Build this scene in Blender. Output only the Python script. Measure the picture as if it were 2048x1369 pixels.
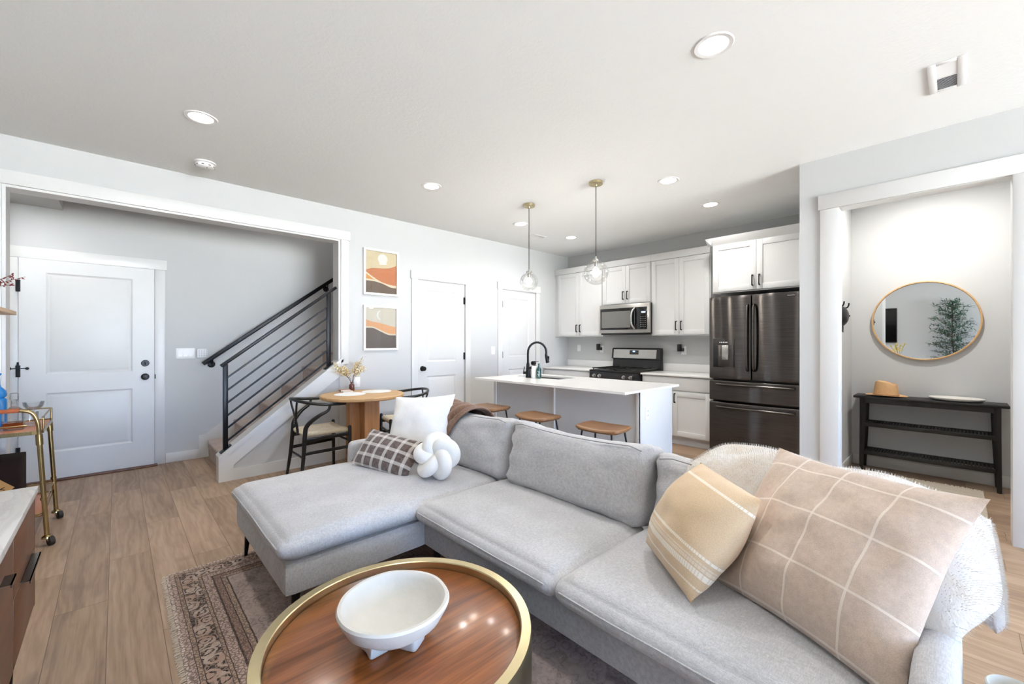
import bpy, bmesh, math, random
from mathutils import Vector, Matrix, noise
from math import sin, cos, pi, radians, sqrt

for o in list(bpy.data.objects):
    bpy.data.objects.remove(o, do_unlink=True)
S = bpy.context.scene
COL = S.collection

# ------------------------------------------------------------------ camera
cam_d = bpy.data.cameras.new('camera')
cam_d.sensor_width = 36.0
cam_d.lens = 837.35 / 2048 * 36.0
cam_d.clip_start = 0.02
cam = bpy.data.objects.new('camera', cam_d)
COL.objects.link(cam)
cam.location = (0, 0, 1.28)
cam.rotation_euler = (radians(90), 0, radians(46.627 - 90))
S.camera = cam

# ------------------------------------------------------------------ world, exposure
W = bpy.data.worlds.new('daylight'); S.world = W
W.use_nodes = True
bg = W.node_tree.nodes['Background']
# blue sky above the horizon; lower half made brighter to lift the ceiling
_n, _l = W.node_tree.nodes, W.node_tree.links
_tc = _n.new('ShaderNodeTexCoord'); _sx = _n.new('ShaderNodeSeparateXYZ'); _rp = _n.new('ShaderNodeValToRGB'); _mr = _n.new('ShaderNodeMapRange')
_l.new(_tc.outputs['Generated'], _sx.inputs[0]); _l.new(_sx.outputs['Z'], _mr.inputs[0])
_mr.inputs[1].default_value = -0.25; _mr.inputs[2].default_value = 0.25
_rp.color_ramp.elements[0].color = (0.97, 0.985, 1.0, 1); _rp.color_ramp.elements[0].position = 0.42
_rp.color_ramp.elements[1].color = (0.17, 0.29, 0.52, 1); _rp.color_ramp.elements[1].position = 0.58
_l.new(_mr.outputs[0], _rp.inputs[0]); _l.new(_rp.outputs[0], bg.inputs[0])
bg.inputs[1].default_value = 38.0
S.view_settings.view_transform = 'Standard'
S.view_settings.look = 'None'
S.view_settings.gamma = 1
S.view_settings.use_curve_mapping = False
S.view_settings.exposure = 0.40
S.cycles.use_denoising = True
S.cycles.max_bounces = 12
S.cycles.diffuse_bounces = 7
S.cycles.glossy_bounces = 5
S.cycles.transparent_max_bounces = 16
S.cycles.sample_clamp_indirect = 6.0
S.cycles.caustics_reflective = False
S.cycles.caustics_refractive = False

LAMP = 7.5          # watts of each recessed ceiling lamp
WARM = (1.0, 0.975, 0.93)
HC = 2.745           # ceiling height

def portal(name, loc, rot, sx, sy):
    d = bpy.data.lights.new(name, 'AREA'); d.shape = 'RECTANGLE'; d.size = sx; d.size_y = sy
    d.cycles.is_portal = True
    o = bpy.data.objects.new(name, d); COL.objects.link(o); o.location = loc; o.rotation_euler = rot
portal('rear_window_portal', (1.7, -6.52, 1.29), (radians(90), 0, radians(180)), 4.0, 2.55)

# ------------------------------------------------------------------ helpers
def lin(c):
    r = []
    for v in c[:3]:
        v = v / 255.0
        r.append(v / 12.92 if v <= 0.04045 else ((v + 0.055) / 1.055) ** 2.4)
    return (r[0], r[1], r[2], 1.0)

class NT:
    """small node-graph writer"""
    def __init__(s, name):
        s.m = bpy.data.materials.new(name); s.m.use_nodes = True
        s.t = s.m.node_tree; s.n = s.t.nodes; s.l = s.t.links
        s.b = s.n['Principled BSDF']; s.out = s.n['Material Output']
    def node(s, typ, **kw):
        x = s.n.new(typ)
        for k, v in kw.items(): setattr(x, k, v)
        return x
    def put(s, sock, v):
        if hasattr(v, 'links') or hasattr(v, 'is_linked'): s.l.new(v, sock)
        elif isinstance(v, (tuple, list)):
            sock.default_value = v
        else: sock.default_value = v
    def math(s, op, a, b=0.0, c=0.0, clamp=False):
        x = s.node('ShaderNodeMath', operation=op, use_clamp=clamp)
        s.put(x.inputs[0], a); s.put(x.inputs[1], b)
        if len(x.inputs) > 2: s.put(x.inputs[2], c)
        return x.outputs[0]
    def coord(s, which='Object'):
        return s.node('ShaderNodeTexCoord').outputs[which]
    def xyz(s, v):
        x = s.node('ShaderNodeSeparateXYZ'); s.l.new(v, x.inputs[0]); return x.outputs
    def comb(s, x, y, z=0.0):
        n = s.node('ShaderNodeCombineXYZ')
        s.put(n.inputs[0], x); s.put(n.inputs[1], y); s.put(n.inputs[2], z); return n.outputs[0]
    def mapping(s, v, scale=(1, 1, 1), loc=(0, 0, 0), rot=(0, 0, 0)):
        n = s.node('ShaderNodeMapping'); s.l.new(v, n.inputs[0])
        n.inputs['Scale'].default_value = scale; n.inputs['Location'].default_value = loc; n.inputs['Rotation'].default_value = rot
        return n.outputs[0]
    def noise(s, v, scale, detail=2.0, rough=0.5, dist=0.0):
        n = s.node('ShaderNodeTexNoise'); s.l.new(v, n.inputs['Vector'])
        n.inputs['Scale'].default_value = scale; n.inputs['Detail'].default_value = detail
        n.inputs['Roughness'].default_value = rough; n.inputs['Distortion'].default_value = dist
        return n.outputs[0]
    def voro(s, v, scale, feature='F1', out=0, rnd=1.0):
        n = s.node('ShaderNodeTexVoronoi', feature=feature); s.l.new(v, n.inputs['Vector'])
        n.inputs['Scale'].default_value = scale; n.inputs['Randomness'].default_value = rnd
        return n.outputs[out]
    def ramp(s, f, stops, interp='LINEAR'):
        n = s.node('ShaderNodeValToRGB'); s.put(n.inputs[0], f); cr = n.color_ramp; cr.interpolation = interp
        while len(cr.elements) < len(stops): cr.elements.new(0.5)
        for e, (p, c) in zip(cr.elements, stops):
            e.position = p; e.color = c if len(c) == 4 else (*c, 1)
        return n.outputs[0]
    def mix(s, f, a, b, blend='MIX'):
        n = s.node('ShaderNodeMix', data_type='RGBA', blend_type=blend)
        s.put(n.inputs[0], f); s.put(n.inputs[6], a); s.put(n.inputs[7], b); return n.outputs[2]
    def bump(s, h, strength=0.2, dist=0.001):
        n = s.node('ShaderNodeBump'); s.l.new(h, n.inputs['Height'])
        n.inputs['Strength'].default_value = strength; n.inputs['Distance'].default_value = dist
        s.l.new(n.outputs[0], s.b.inputs['Normal'])
    def base(s, c): s.put(s.b.inputs['Base Color'], c)
    def set(s, **kw):
        for k, v in kw.items(): s.put(s.b.inputs[k.replace('_', ' ')], v)

def plain(name, c, rough=0.5, metal=0.0, var=0.04, vs=6.0, bump=None, spec=0.5, coat=0.0):
    t = NT(name); v = t.coord()
    c = lin(c)
    n = t.noise(v, vs, 3)
    lo = tuple(x * (1 - var) for x in c[:3]) + (1,); hi = tuple(min(1, x * (1 + var)) for x in c[:3]) + (1,)
    t.base(t.ramp(n, [(0.3, lo), (0.7, hi)]))
    t.set(Roughness=rough, Metallic=metal); t.b.inputs['Specular IOR Level'].default_value = spec
    if coat: t.b.inputs['Coat Weight'].default_value = coat; t.b.inputs['Coat Roughness'].default_value = 0.1
    if bump: t.bump(t.noise(v, bump[0], 3), bump[1], bump[2] if len(bump) > 2 else 0.001)
    return t.m

def fabric(name, c, c2=None, weave=520, var=0.10, bumpk=0.35, rough=0.9, sheen=0.25, big=0.05):
    t = NT(name); v = t.coord(); c = lin(c)
    a = t.noise(t.mapping(v, (1, 0.16, 0.16)), weave, 2)
    b = t.noise(t.mapping(v, (0.16, 1, 1)), weave, 2)
    w = t.math('MULTIPLY', t.math('ADD', a, b), 0.5)
    g = t.noise(v, 5, 3)
    k = t.math('ADD', w, t.math('MULTIPLY', t.math('SUBTRACT', g, 0.5), big / max(var, 1e-3)))
    lo = tuple(x * (1 - var) for x in c[:3]) + (1,)
    hi = tuple(min(1, x * (1 + var)) for x in c[:3]) + (1,) if c2 is None else lin(c2)
    t.base(t.ramp(k, [(0.38, lo), (0.62, hi)]))
    t.set(Roughness=rough); t.b.inputs['Specular IOR Level'].default_value = 0.2
    t.b.inputs['Sheen Weight'].default_value = sheen
    t.bump(w, bumpk, 0.0015)
    return t.m

def wood(name, c1, c2, axis=1, scale=1.0, rough=0.45, coat=0.0, spec=0.5, knots=False):
    t = NT(name); v = t.coord()
    sc = [14 * scale] * 3; sc[axis] = 1.0 * scale
    g = t.noise(t.mapping(v, tuple(sc)), 1.6, 5, 0.6, 0.6)
    sc2 = [160 * scale] * 3; sc2[axis] = 5 * scale
    f = t.noise(t.mapping(v, tuple(sc2)), 1.0, 2)
    k = t.math('ADD', t.math('MULTIPLY', g, 0.75), t.math('MULTIPLY', f, 0.25))
    t.base(t.ramp(k, [(0.33, lin(c1)), (0.66, lin(c2))]))
    t.set(Roughness=rough); t.b.inputs['Specular IOR Level'].default_value = spec
    if coat: t.b.inputs['Coat Weight'].default_value = coat; t.b.inputs['Coat Roughness'].default_value = 0.12
    t.bump(f, 0.08, 0.0006)
    return t.m

def clear_glass(name, tint=(1, 1, 1, 1), k=1.0):
    t = NT(name)
    tr = t.node('ShaderNodeBsdfTransparent'); tr.inputs[0].default_value = tint
    gl = t.node('ShaderNodeBsdfGlossy'); gl.inputs['Roughness'].default_value = 0.02
    lw = t.node('ShaderNodeLayerWeight'); lw.inputs[0].default_value = 0.35
    v = t.noise(t.coord(), 3, 1)
    f = t.math('ADD', t.math('MULTIPLY', lw.outputs['Fresnel'], k), t.math('MULTIPLY', v, 0.02), clamp=True)
    mx = t.node('ShaderNodeMixShader'); t.l.new(f, mx.inputs[0]); t.l.new(tr.outputs[0], mx.inputs[1]); t.l.new(gl.outputs[0], mx.inputs[2])
    t.l.new(mx.outputs[0], t.out.inputs[0]); t.n.remove(t.b)
    return t.m

def emit(name, c, strength):
    t = NT(name); t.base((0.8, 0.8, 0.8, 1))
    t.put(t.b.inputs['Emission Color'], c if len(c) == 4 else (*c, 1)); t.b.inputs['Emission Strength'].default_value = strength
    return t.m

def wloc(o):
    p = Vector((0, 0, 0))
    while o is not None:
        p += Vector(o.location); o = o.parent
    return p

class MB:
    def __init__(s):
        s.bm = bmesh.new(); s.mi = 0; s.uv = s.bm.loops.layers.uv.new('UVMap')
    def _f(s, vs):
        try: f = s.bm.faces.new(vs)
        except ValueError: return None
        f.material_index = s.mi; f.smooth = True
        return f
    def box(s, x0, x1, y0, y1, z0, z1, bev=0.0, seg=2, M=None):
        c = [(x, y, z) for x in (x0, x1) for y in (y0, y1) for z in (z0, z1)]
        vs = [s.bm.verts.new(M @ Vector(p) if M else p) for p in c]
        fs = [s._f([vs[i] for i in q]) for q in ((0, 1, 3, 2), (4, 6, 7, 5), (0, 4, 5, 1), (2, 3, 7, 6), (0, 2, 6, 4), (1, 5, 7, 3))]
        if bev > 0:
            es = list({e for f in fs for e in f.edges})
            bev = min(bev, 0.49 * min(abs(x1 - x0), abs(y1 - y0), abs(z1 - z0)))
            r = bmesh.ops.bevel(s.bm, geom=es, offset=bev, segments=seg, profile=0.5, affect='EDGES', clamp_overlap=True)
            for f in r['faces']: f.material_index = s.mi; f.smooth = True
        return s
    def ring(s, pts): return [s.bm.verts.new(p) for p in pts]
    def strip(s, a, b, closed=True):
        n = len(a)
        for i in range(n if closed else n - 1):
            s._f([a[i], a[(i + 1) % n], b[(i + 1) % n], b[i]])
    def tube(s, pts, r, seg=10, closed=False, cap=True, flat=1.0):
        P = [Vector(p) for p in pts]; n = len(P)
        R = r if isinstance(r, (list, tuple)) else [r] * n
        up = None; rings = []
        for i in range(n):
            if closed: d = P[(i + 1) % n] - P[i - 1]
            else: d = P[min(i + 1, n - 1)] - P[max(i - 1, 0)]
            d.normalize()
            if up is None:
                up = Vector((0, 0, 1)) if abs(d.z) < 0.9 else Vector((1, 0, 0))
            a = (up - d * up.dot(d)).normalized(); b = d.cross(a); up = a
            rings.append(s.ring([P[i] + (a * cos(2 * pi * k / seg) * flat + b * sin(2 * pi * k / seg)) * R[i] for k in range(seg)]))
        for i in range(n - 1): s.strip(rings[i], rings[i + 1])
        if closed:
            best = 0; bd = 1e9
            for sh in range(seg):
                dd = sum((rings[-1][k].co - rings[0][(k + sh) % seg].co).length for k in range(seg))
                if dd < bd: bd = dd; best = sh
            s.strip(rings[-1], rings[0][best:] + rings[0][:best])
        elif cap:
            s._f(rings[0]); s._f(rings[-1])
        return s
    def cyl(s, p0, p1, r0, r1=None, seg=24):
        return s.tube([p0, p1], [r0, r0 if r1 is None else r1], seg)
    def bar(s, p0, p1, w, h, up=(0, 0, 1), bev=0.0):
        """rectangular bar between two points"""
        p0 = Vector(p0); p1 = Vector(p1); d = p1 - p0; L = d.length; d.normalize()
        u = Vector(up); u = (u - d * u.dot(d)).normalized(); b = d.cross(u)
        M = Matrix((( d.x, b.x, u.x, p0.x), (d.y, b.y, u.y, p0.y), (d.z, b.z, u.z, p0.z), (0, 0, 0, 1)))
        return s.box(0, L, -w / 2, w / 2, -h / 2, h / 2, bev, 2, M)
    def lathe(s, prof, c=(0, 0, 0), seg=48, sx=1.0, sy=1.0):
        rings = []
        for r, z in prof:
            if r < 1e-6: rings.append([s.bm.verts.new((c[0], c[1], c[2] + z))])
            else: rings.append(s.ring([(c[0] + r * sx * cos(2 * pi * k / seg), c[1] + r * sy * sin(2 * pi * k / seg), c[2] + z) for k in range(seg)]))
        for a, b in zip(rings, rings[1:]):
            if len(a) == 1 and len(b) == 1: continue
            if len(a) == 1:
                for k in range(seg): s._f([a[0], b[k], b[(k + 1) % seg]])
            elif len(b) == 1:
                for k in range(seg): s._f([a[k], a[(k + 1) % seg], b[0]])
            else: s.strip(a, b)
        return s
    def prism(s, poly, axis, a, b):
        def mk(p, w):
            q = list(p); q.insert(axis, w); return q
        A = s.ring([mk(p, a) for p in poly]); B = s.ring([mk(p, b) for p in poly])
        s._f(A); s._f(B); s.strip(A, B); return s
    def rbox(s, c, size, r, n=(10, 10, 6), fn=None, M=None):
        """box with round edges on a dense grid, passed through a deform function fn(u,v,w,p)"""
        hx, hy, hz = [q / 2 for q in size]; h = (hx, hy, hz)
        V = {}
        def spc(k, m):   # denser near the borders
            t = k / m * 2 - 1
            return math.copysign(1 - (1 - abs(t)) ** 1.35, t)
        def vert(i, j, k):
            key = (i, j, k)
            if key in V: return V[key]
            u = (spc(i, n[0]), spc(j, n[1]), spc(k, n[2]))
            p = Vector([u[q] * h[q] for q in range(3)])
            inn = Vector([max(-(h[q] - r), min(h[q] - r, p[q])) for q in range(3)])
            d = p - inn
            if d.length > 1e-9: p = inn + d.normalized() * min(r, max(abs(d[0]), abs(d[1]), abs(d[2])))
            if fn: p = fn(u[0], u[1], u[2], p)
            p = Vector(p) + Vector(c)
            V[key] = s.bm.verts.new(M @ p if M else p); return V[key]
        for i in range(n[0]):
            for j in range(n[1]):
                for k in (0, n[2]): s._f([vert(i, j, k), vert(i + 1, j, k), vert(i + 1, j + 1, k), vert(i, j + 1, k)])
        for i in range(n[0]):
            for k in range(n[2]):
                for j in (0, n[1]): s._f([vert(i, j, k), vert(i + 1, j, k), vert(i + 1, j, k + 1), vert(i, j, k + 1)])
        for j in range(n[1]):
            for k in range(n[2]):
                for i in (0, n[0]): s._f([vert(i, j, k), vert(i, j + 1, k), vert(i, j + 1, k + 1), vert(i, j, k + 1)])
        return s
    def sphere(s, c, r, seg=24, rings=12, sz=1.0):
        return s.lathe([(r * sin(pi * k / rings), -r * sz * cos(pi * k / rings)) for k in range(rings + 1)], c, seg)
    def grid(s, fn, nu, nv, closed_v=False):
        """fn(u,v)->point ; u,v in 0..1 ; writes uv"""
        G = [[s.bm.verts.new(fn(i / nu, j / nv)) for j in range(nv + 1)] for i in range(nu + 1)]
        for i in range(nu):
            for j in range(nv):
                f = s._f([G[i][j], G[i + 1][j], G[i + 1][j + 1], G[i][j + 1]])
                if f:
                    for lp, (a, b) in zip(f.loops, ((i, j), (i + 1, j), (i + 1, j + 1), (i, j + 1))):
                        lp[s.uv].uv = (a / nu, b / nv)
        return G
    def slab(s, fn, nu, nv, th):
        """thick sheet around a surface fn(u,v) (closed, soft rim)"""
        def nrm(u, v):
            e = 1e-3
            a = Vector(fn(min(1, u + e), v)) - Vector(fn(max(0, u - e), v)); b = Vector(fn(u, min(1, v + e))) - Vector(fn(u, max(0, v - e)))
            q = a.cross(b); return q.normalized() if q.length > 1e-12 else Vector((0, 0, 1))
        def edge(u, v):
            d = min(u * nu, (1 - u) * nu, v * nv, (1 - v) * nv); return min(1.0, sqrt(max(0.0, min(1.0, d / 1.5))) * 0.9 + 0.1)
        A = s.grid(lambda u, v: Vector(fn(u, v)) + nrm(u, v) * th / 2 * edge(u, v), nu, nv)
        B = s.grid(lambda u, v: Vector(fn(u, v)) - nrm(u, v) * th / 2 * edge(u, v), nu, nv)
        def rim(G): return [G[i][0] for i in range(nu)] + [G[nu][j] for j in range(nv)] + [G[i][nv] for i in range(nu, 0, -1)] + [G[0][j] for j in range(nv, 0, -1)]
        s.strip(rim(A), rim(B)); return s
    def leaf(s, p, d, up, L, w):
        p = Vector(p); d = Vector(d).normalized(); u = Vector(up); b = d.cross(u)
        if b.length < 1e-6: b = d.orthogonal()
        b.normalize(); nn = b.cross(d)
        q = [p, p + d * L * 0.35 + b * w / 2 + nn * L * 0.05, p + d * L, p + d * L * 0.35 - b * w / 2 + nn * L * 0.05]
        s._f([s.bm.verts.new(x) for x in q])
    def build(s, name, mats, parent=None, angle=38, recalc=True, M=None):
        if recalc: bmesh.ops.recalc_face_normals(s.bm, faces=s.bm.faces)
        off = wloc(parent) if parent else Vector((0, 0, 0))
        if M is not None: bmesh.ops.transform(s.bm, matrix=M, verts=s.bm.verts)
        bmesh.ops.translate(s.bm, vec=-off, verts=s.bm.verts)
        me = bpy.data.meshes.new(name); s.bm.to_mesh(me); s.bm.free()
        for m in (mats if isinstance(mats, (list, tuple)) else [mats]): me.materials.append(m)
        me.set_sharp_from_angle(angle=radians(angle))
        o = bpy.data.objects.new(name, me); COL.objects.link(o)
        if parent: o.parent = parent
        return o

def tag(o, label, cat, group=None):
    o['label'] = label; o['category'] = cat
    if group: o['group'] = group
    return o
def thing(name, label, cat, loc=(0, 0, 0), group=None):
    o = bpy.data.objects.new(name, None); COL.objects.link(o); o.location = loc; o.empty_display_size = 0.1
    return tag(o, label, cat, group)
def struct(o):
    o['kind'] = 'structure'; return o
def dup(o, parent=None):
    c = o.copy(); COL.objects.link(c)
    if parent is not None: c.parent = parent
    for ch in list(o.children): dup(ch, c)
    return c
def place(o, loc, rz=0.0):
    o.location = loc; o.rotation_euler = (0, 0, radians(rz)); return o
def nz(p, f=1.0, seed=0.0):
    return noise.noise(Vector((p[0] * f + seed, p[1] * f + seed * 1.7, p[2] * f - seed)))
def arc(c, r, a0, a1, n, plane='xz'):
    out = []
    for k in range(n + 1):
        a = radians(a0 + (a1 - a0) * k / n)
        if plane == 'xz': out.append((c[0] + r * cos(a), c[1], c[2] + r * sin(a)))
        elif plane == 'yz': out.append((c[0], c[1] + r * cos(a), c[2] + r * sin(a)))
        else: out.append((c[0] + r * cos(a), c[1] + r * sin(a), c[2]))
    return out
def spline(P, n=8):
    """Catmull-Rom through points"""
    P = [Vector(p) for p in P]; out = []
    for i in range(len(P) - 1):
        p0 = P[max(i - 1, 0)]; p1 = P[i]; p2 = P[i + 1]; p3 = P[min(i + 2, len(P) - 1)]
        for k in range(n):
            t = k / n
            out.append(0.5 * ((2 * p1) + (p2 - p0) * t + (2 * p0 - 5 * p1 + 4 * p2 - p3) * t * t + (3 * p1 - p0 - 3 * p2 + p3) * t ** 3))
    out.append(P[-1]); return out

# ------------------------------------------------------------------ materials
def wall_paint(name, c, sc, st):
    t = NT(name); v = t.coord(); t.base(lin(c)); t.set(Roughness=0.75)
    t.b.inputs['Specular IOR Level'].default_value = 0.25
    n = t.noise(v, sc, 4, 0.6)
    n = t.ramp(n, [(0.42, (0, 0, 0)), (0.6, (1, 1, 1))])
    t.bump(n, st, 0.002); return t.m
M_wall = wall_paint('wall_paint', (198, 199, 199), 90, 0.10)
M_ceil = wall_paint('ceiling_paint', (247, 249, 249), 45, 0.22)
M_trim = plain('trim_paint', (217, 217, 216), 0.35, var=0.01)
M_door = plain('door_paint', (213, 213, 212), 0.4, var=0.01, bump=(180, 0.03))
M_cab = plain('cabinet_paint', (218, 219, 219), 0.38, var=0.01)
M_island = plain('island_paint', (203, 206, 210), 0.45, var=0.015)
M_plastic = plain('white_plastic', (240, 240, 240), 0.35, var=0.01)
M_slot = plain('dark_slot', (70, 70, 70), 0.6)
M_black = plain('black_metal', (22, 23, 26), 0.35, 0.6, var=0.1)
M_blackp = plain('black_plastic', (20, 20, 21), 0.35, var=0.1)
M_blackwood = plain('black_wood', (22, 20, 19), 0.45, var=0.15, vs=30)
M_chairblack = plain('black_lacquer_wood', (20, 20, 21), 0.32, var=0.1)
M_brass = plain('brushed_brass', (198, 184, 148), 0.30, 1.0, var=0.06, vs=12)
M_brassd = plain('aged_brass', (172, 150, 106), 0.24, 1.0, var=0.08, vs=15)
M_rubber = plain('black_rubber', (28, 25, 23), 0.6)
M_leather = plain('tan_leather', (170, 88, 46), 0.5, var=0.12, vs=40)
M_cream = fabric('cream_weave', (228, 216, 190), weave=300, var=0.12)
M_sofa = fabric('grey_linen_weave', (187, 187, 190), weave=420, var=0.16, bumpk=0.5)
M_seam = plain('seam_thread', (150, 150, 154), 0.9)
M_white_linen = fabric('white_linen', (242, 242, 241), weave=300, var=0.04, bumpk=0.25)
M_white_jersey = fabric('white_jersey', (240, 240, 238), weave=700, var=0.03, bumpk=0.15, sheen=0.4)
M_brown_knit = fabric('brown_knit', (120, 92, 76), weave=260, var=0.28, bumpk=0.8)
M_oak = wood('light_oak', (186, 146, 100), (206, 170, 124), 0, 1.0, 0.5)
M_oakv = wood('oak_vertical', (160, 112, 72), (194, 148, 104), 2, 1.2, 0.5)
M_acacia = wood('acacia_stain', (82, 40, 18), (156, 94, 50), 0, 0.8, 0.28, coat=0.35)
M_walnut = wood('walnut_veneer', (76, 43, 26), (104, 63, 40), 1, 0.9, 0.38)
M_seatwood = wood('stool_seat_wood', (104, 72, 46), (146, 106, 70), 1, 1.3, 0.4)
M_rosetray = wood('tray_wood', (178, 108, 74), (208, 146, 112), 1, 1.0, 0.3)
M_ash = wood('ash_shelf', (206, 172, 136), (226, 196, 162), 1, 1.0, 0.5)
M_carpet = fabric('stair_carpet', (178, 160, 150), weave=160, var=0.22, bumpk=0.9)
M_quartz = plain('white_quartz', (240, 240, 239), 0.16, var=0.012, vs=4)
M_marble = NT('veined_white_stone')
_v = M_marble.coord(); _n = M_marble.noise(M_marble.mapping(_v, (3, 0.7, 1)), 2.2, 6, 0.6, 1.2)
M_marble.base(M_marble.ramp(_n, [(0.44, lin((236, 236, 235))), (0.5, lin((226, 226, 227))), (0.54, lin((242, 242, 241)))])); M_marble.set(Roughness=0.2)
M_marble = M_marble.m
M_ceramic = plain('rough_white_plaster', (210, 209, 204), 0.7, var=0.02, vs=18, bump=(45, 0.35, 0.004))
M_stone = plain('speckled_stone', (214, 210, 204), 0.6, var=0.10, vs=160)
M_felt = plain('tan_felt', (206, 166, 122), 0.9, var=0.05, vs=60)
M_cap = fabric('black_cotton', (26, 26, 28), weave=400, var=0.2)
M_mirror = plain('mirror_silver', (236, 238, 238), 0.01, 1.0, var=0.0)
M_glass = clear_glass('clear_glass', (0.99, 0.99, 0.99, 1), 0.38)
M_pane = clear_glass('window_glass', (0.97, 0.985, 0.98, 1), 0.5)
M_tumbler = clear_glass('cut_glass', (0.985, 0.99, 0.99, 1), 0.55)
M_amber = plain('amber_spirit', (150, 70, 30), 0.1, var=0.1)
M_ambervase = plain('amber_glass_vase', (92, 42, 26), 0.12, var=0.1, coat=0.5)
M_blue = plain('blue_glass', (28, 120, 190), 0.12, var=0.05, coat=0.4)
M_greenb = plain('green_glass_bottle', (16, 66, 62), 0.15, var=0.1, coat=0.4)
M_pull = plain('dark_bronze_pull', (96, 88, 80), 0.22, 1.0)
M_steel = plain('stainless_steel', (186, 184, 180), 0.26, 0.9, var=0.03, vs=20)
M_display = emit('blue_display', (0.25, 0.45, 1.0), 1.5)
M_paper = plain('book_pages', (232, 226, 216), 0.8)
M_bookc = plain('pink_brown_cover', (168, 128, 108), 0.6)
M_twig = plain('brown_twig', (96, 66, 48), 0.8)
M_dried = plain('dried_cream_petals', (244, 226, 184), 0.9, var=0.15, vs=60)
M_redleaf = plain('dark_red_leaf', (104, 28, 30), 0.7, var=0.2, vs=60)
M_greenleaf = plain('olive_green_leaf', (60, 96, 74), 0.5, var=0.35, vs=25)
M_yellow = plain('yellow_leaf', (206, 180, 70), 0.7, var=0.2, vs=40)
M_boxdark = plain('dark_brown_board', (40, 28, 26), 0.85, spec=0.15)
M_gold = plain('gold_label', (196, 150, 88), 0.5)
M_screen = plain('dark_screen', (6, 6, 7), 0.12)
M_fringe = plain('cream_fringe', (205, 192, 176), 0.95, var=0.1, vs=60)
M_bulb = emit('lamp_bulb', (1.0, 0.93, 0.82), 80.0)
M_lens = emit('lamp_lens', (1.0, 0.97, 0.92), 14.0)

# dark brushed steel of the fridge
t = NT('dark_brushed_steel'); v = t.coord()
t.base(t.ramp(t.noise(t.mapping(v, (1, 1.5, 120)), 3.0, 2), [(0.3, lin((82, 78, 76))), (0.7, lin((102, 98, 96)))]))
t.set(Metallic=1.0, Roughness=0.22)
t.b.inputs['Anisotropic'].default_value = 1.0; t.b.inputs['Anisotropic Rotation'].default_value = 0.25
tg = t.node('ShaderNodeTangent', direction_type='RADIAL', axis='Z'); t.l.new(tg.outputs[0], t.b.inputs['Tangent'])
M_fridge = t.m

# plank floor, boards run along y
t = NT('oak_plank_floor'); v = t.coord(); x, y, z = t.xyz(v)
row = t.math('FLOOR', t.math('DIVIDE', t.math('ADD', x, 10.04), 0.182))
rnd = t.node('ShaderNodeTexWhiteNoise', noise_dimensions='1D'); t.l.new(row, rnd.inputs['W'])
ysh = t.math('ADD', t.math('ADD', y, 20.0), t.math('MULTIPLY', rnd.outputs[0], 1.5))
pl = t.math('FLOOR', t.math('DIVIDE', ysh, 1.5))
idn = t.node('ShaderNodeTexWhiteNoise', noise_dimensions='2D'); t.l.new(t.comb(row, pl), idn.inputs['Vector'])
pid = idn.outputs[0]
fx = t.math('FRACT', t.math('DIVIDE', t.math('ADD', x, 10.04), 0.182)); fy = t.math('FRACT', t.math('DIVIDE', ysh, 1.5))
ex = t.math('MULTIPLY', t.math('MINIMUM', fx, t.math('SUBTRACT', 1.0, fx)), 0.182)
ey = t.math('MULTIPLY', t.math('MINIMUM', fy, t.math('SUBTRACT', 1.0, fy)), 1.5)
gap = t.math('LESS_THAN', t.math('MINIMUM', ex, ey), 0.0013)
vv = t.comb(t.math('ADD', x, t.math('MULTIPLY', pid, 37.0)), t.math('ADD', y, t.math('MULTIPLY', pid, 11.0)), 0.0)
g1 = t.noise(t.mapping(vv, (7, 0.7, 1)), 1.5, 5, 0.62, 0.9)
wv = t.node('ShaderNodeTexWave', wave_type='BANDS', bands_direction='X'); t.l.new(t.mapping(vv, (1.0, 0.16, 1)), wv.inputs['Vector'])
wv.inputs['Scale'].default_value = 7; wv.inputs['Distortion'].default_value = 14; wv.inputs['Detail'].default_value = 3; wv.inputs['Detail Scale'].default_value = 1.3
g2 = t.noise(t.mapping(vv, (140, 5, 1)), 1.0, 2)
k = t.math('ADD', t.math('ADD', t.math('MULTIPLY', g1, 0.62), t.math('MULTIPLY', wv.outputs['Fac'], 0.10)), t.math('MULTIPLY', g2, 0.28))
k = t.math('ADD', k, t.math('MULTIPLY', t.math('SUBTRACT', pid, 0.5), 0.18))
c = t.ramp(k, [(0.28, lin((122, 99, 80))), (0.5, lin((156, 130, 107))), (0.72, lin((178, 153, 129)))])
sp = t.noise(t.mapping(vv, (3, 1.5, 1)), 2.2, 2); c = t.mix(t.ramp(sp, [(0.60, (0, 0, 0)), (0.75, (0.55, 0.55, 0.55))]), c, lin((120, 98, 84)))
t.base(t.mix(gap, c, lin((104, 82, 64)))); t.set(Roughness=t.math('ADD', t.math('MULTIPLY', g2, 0.12), 0.36))
t.b.inputs['Specular IOR Level'].default_value = 0.4
t.bump(t.math('SUBTRACT', g2, t.math('MULTIPLY', gap, 3.0)), 0.06, 0.001)
M_floor = t.m

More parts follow.
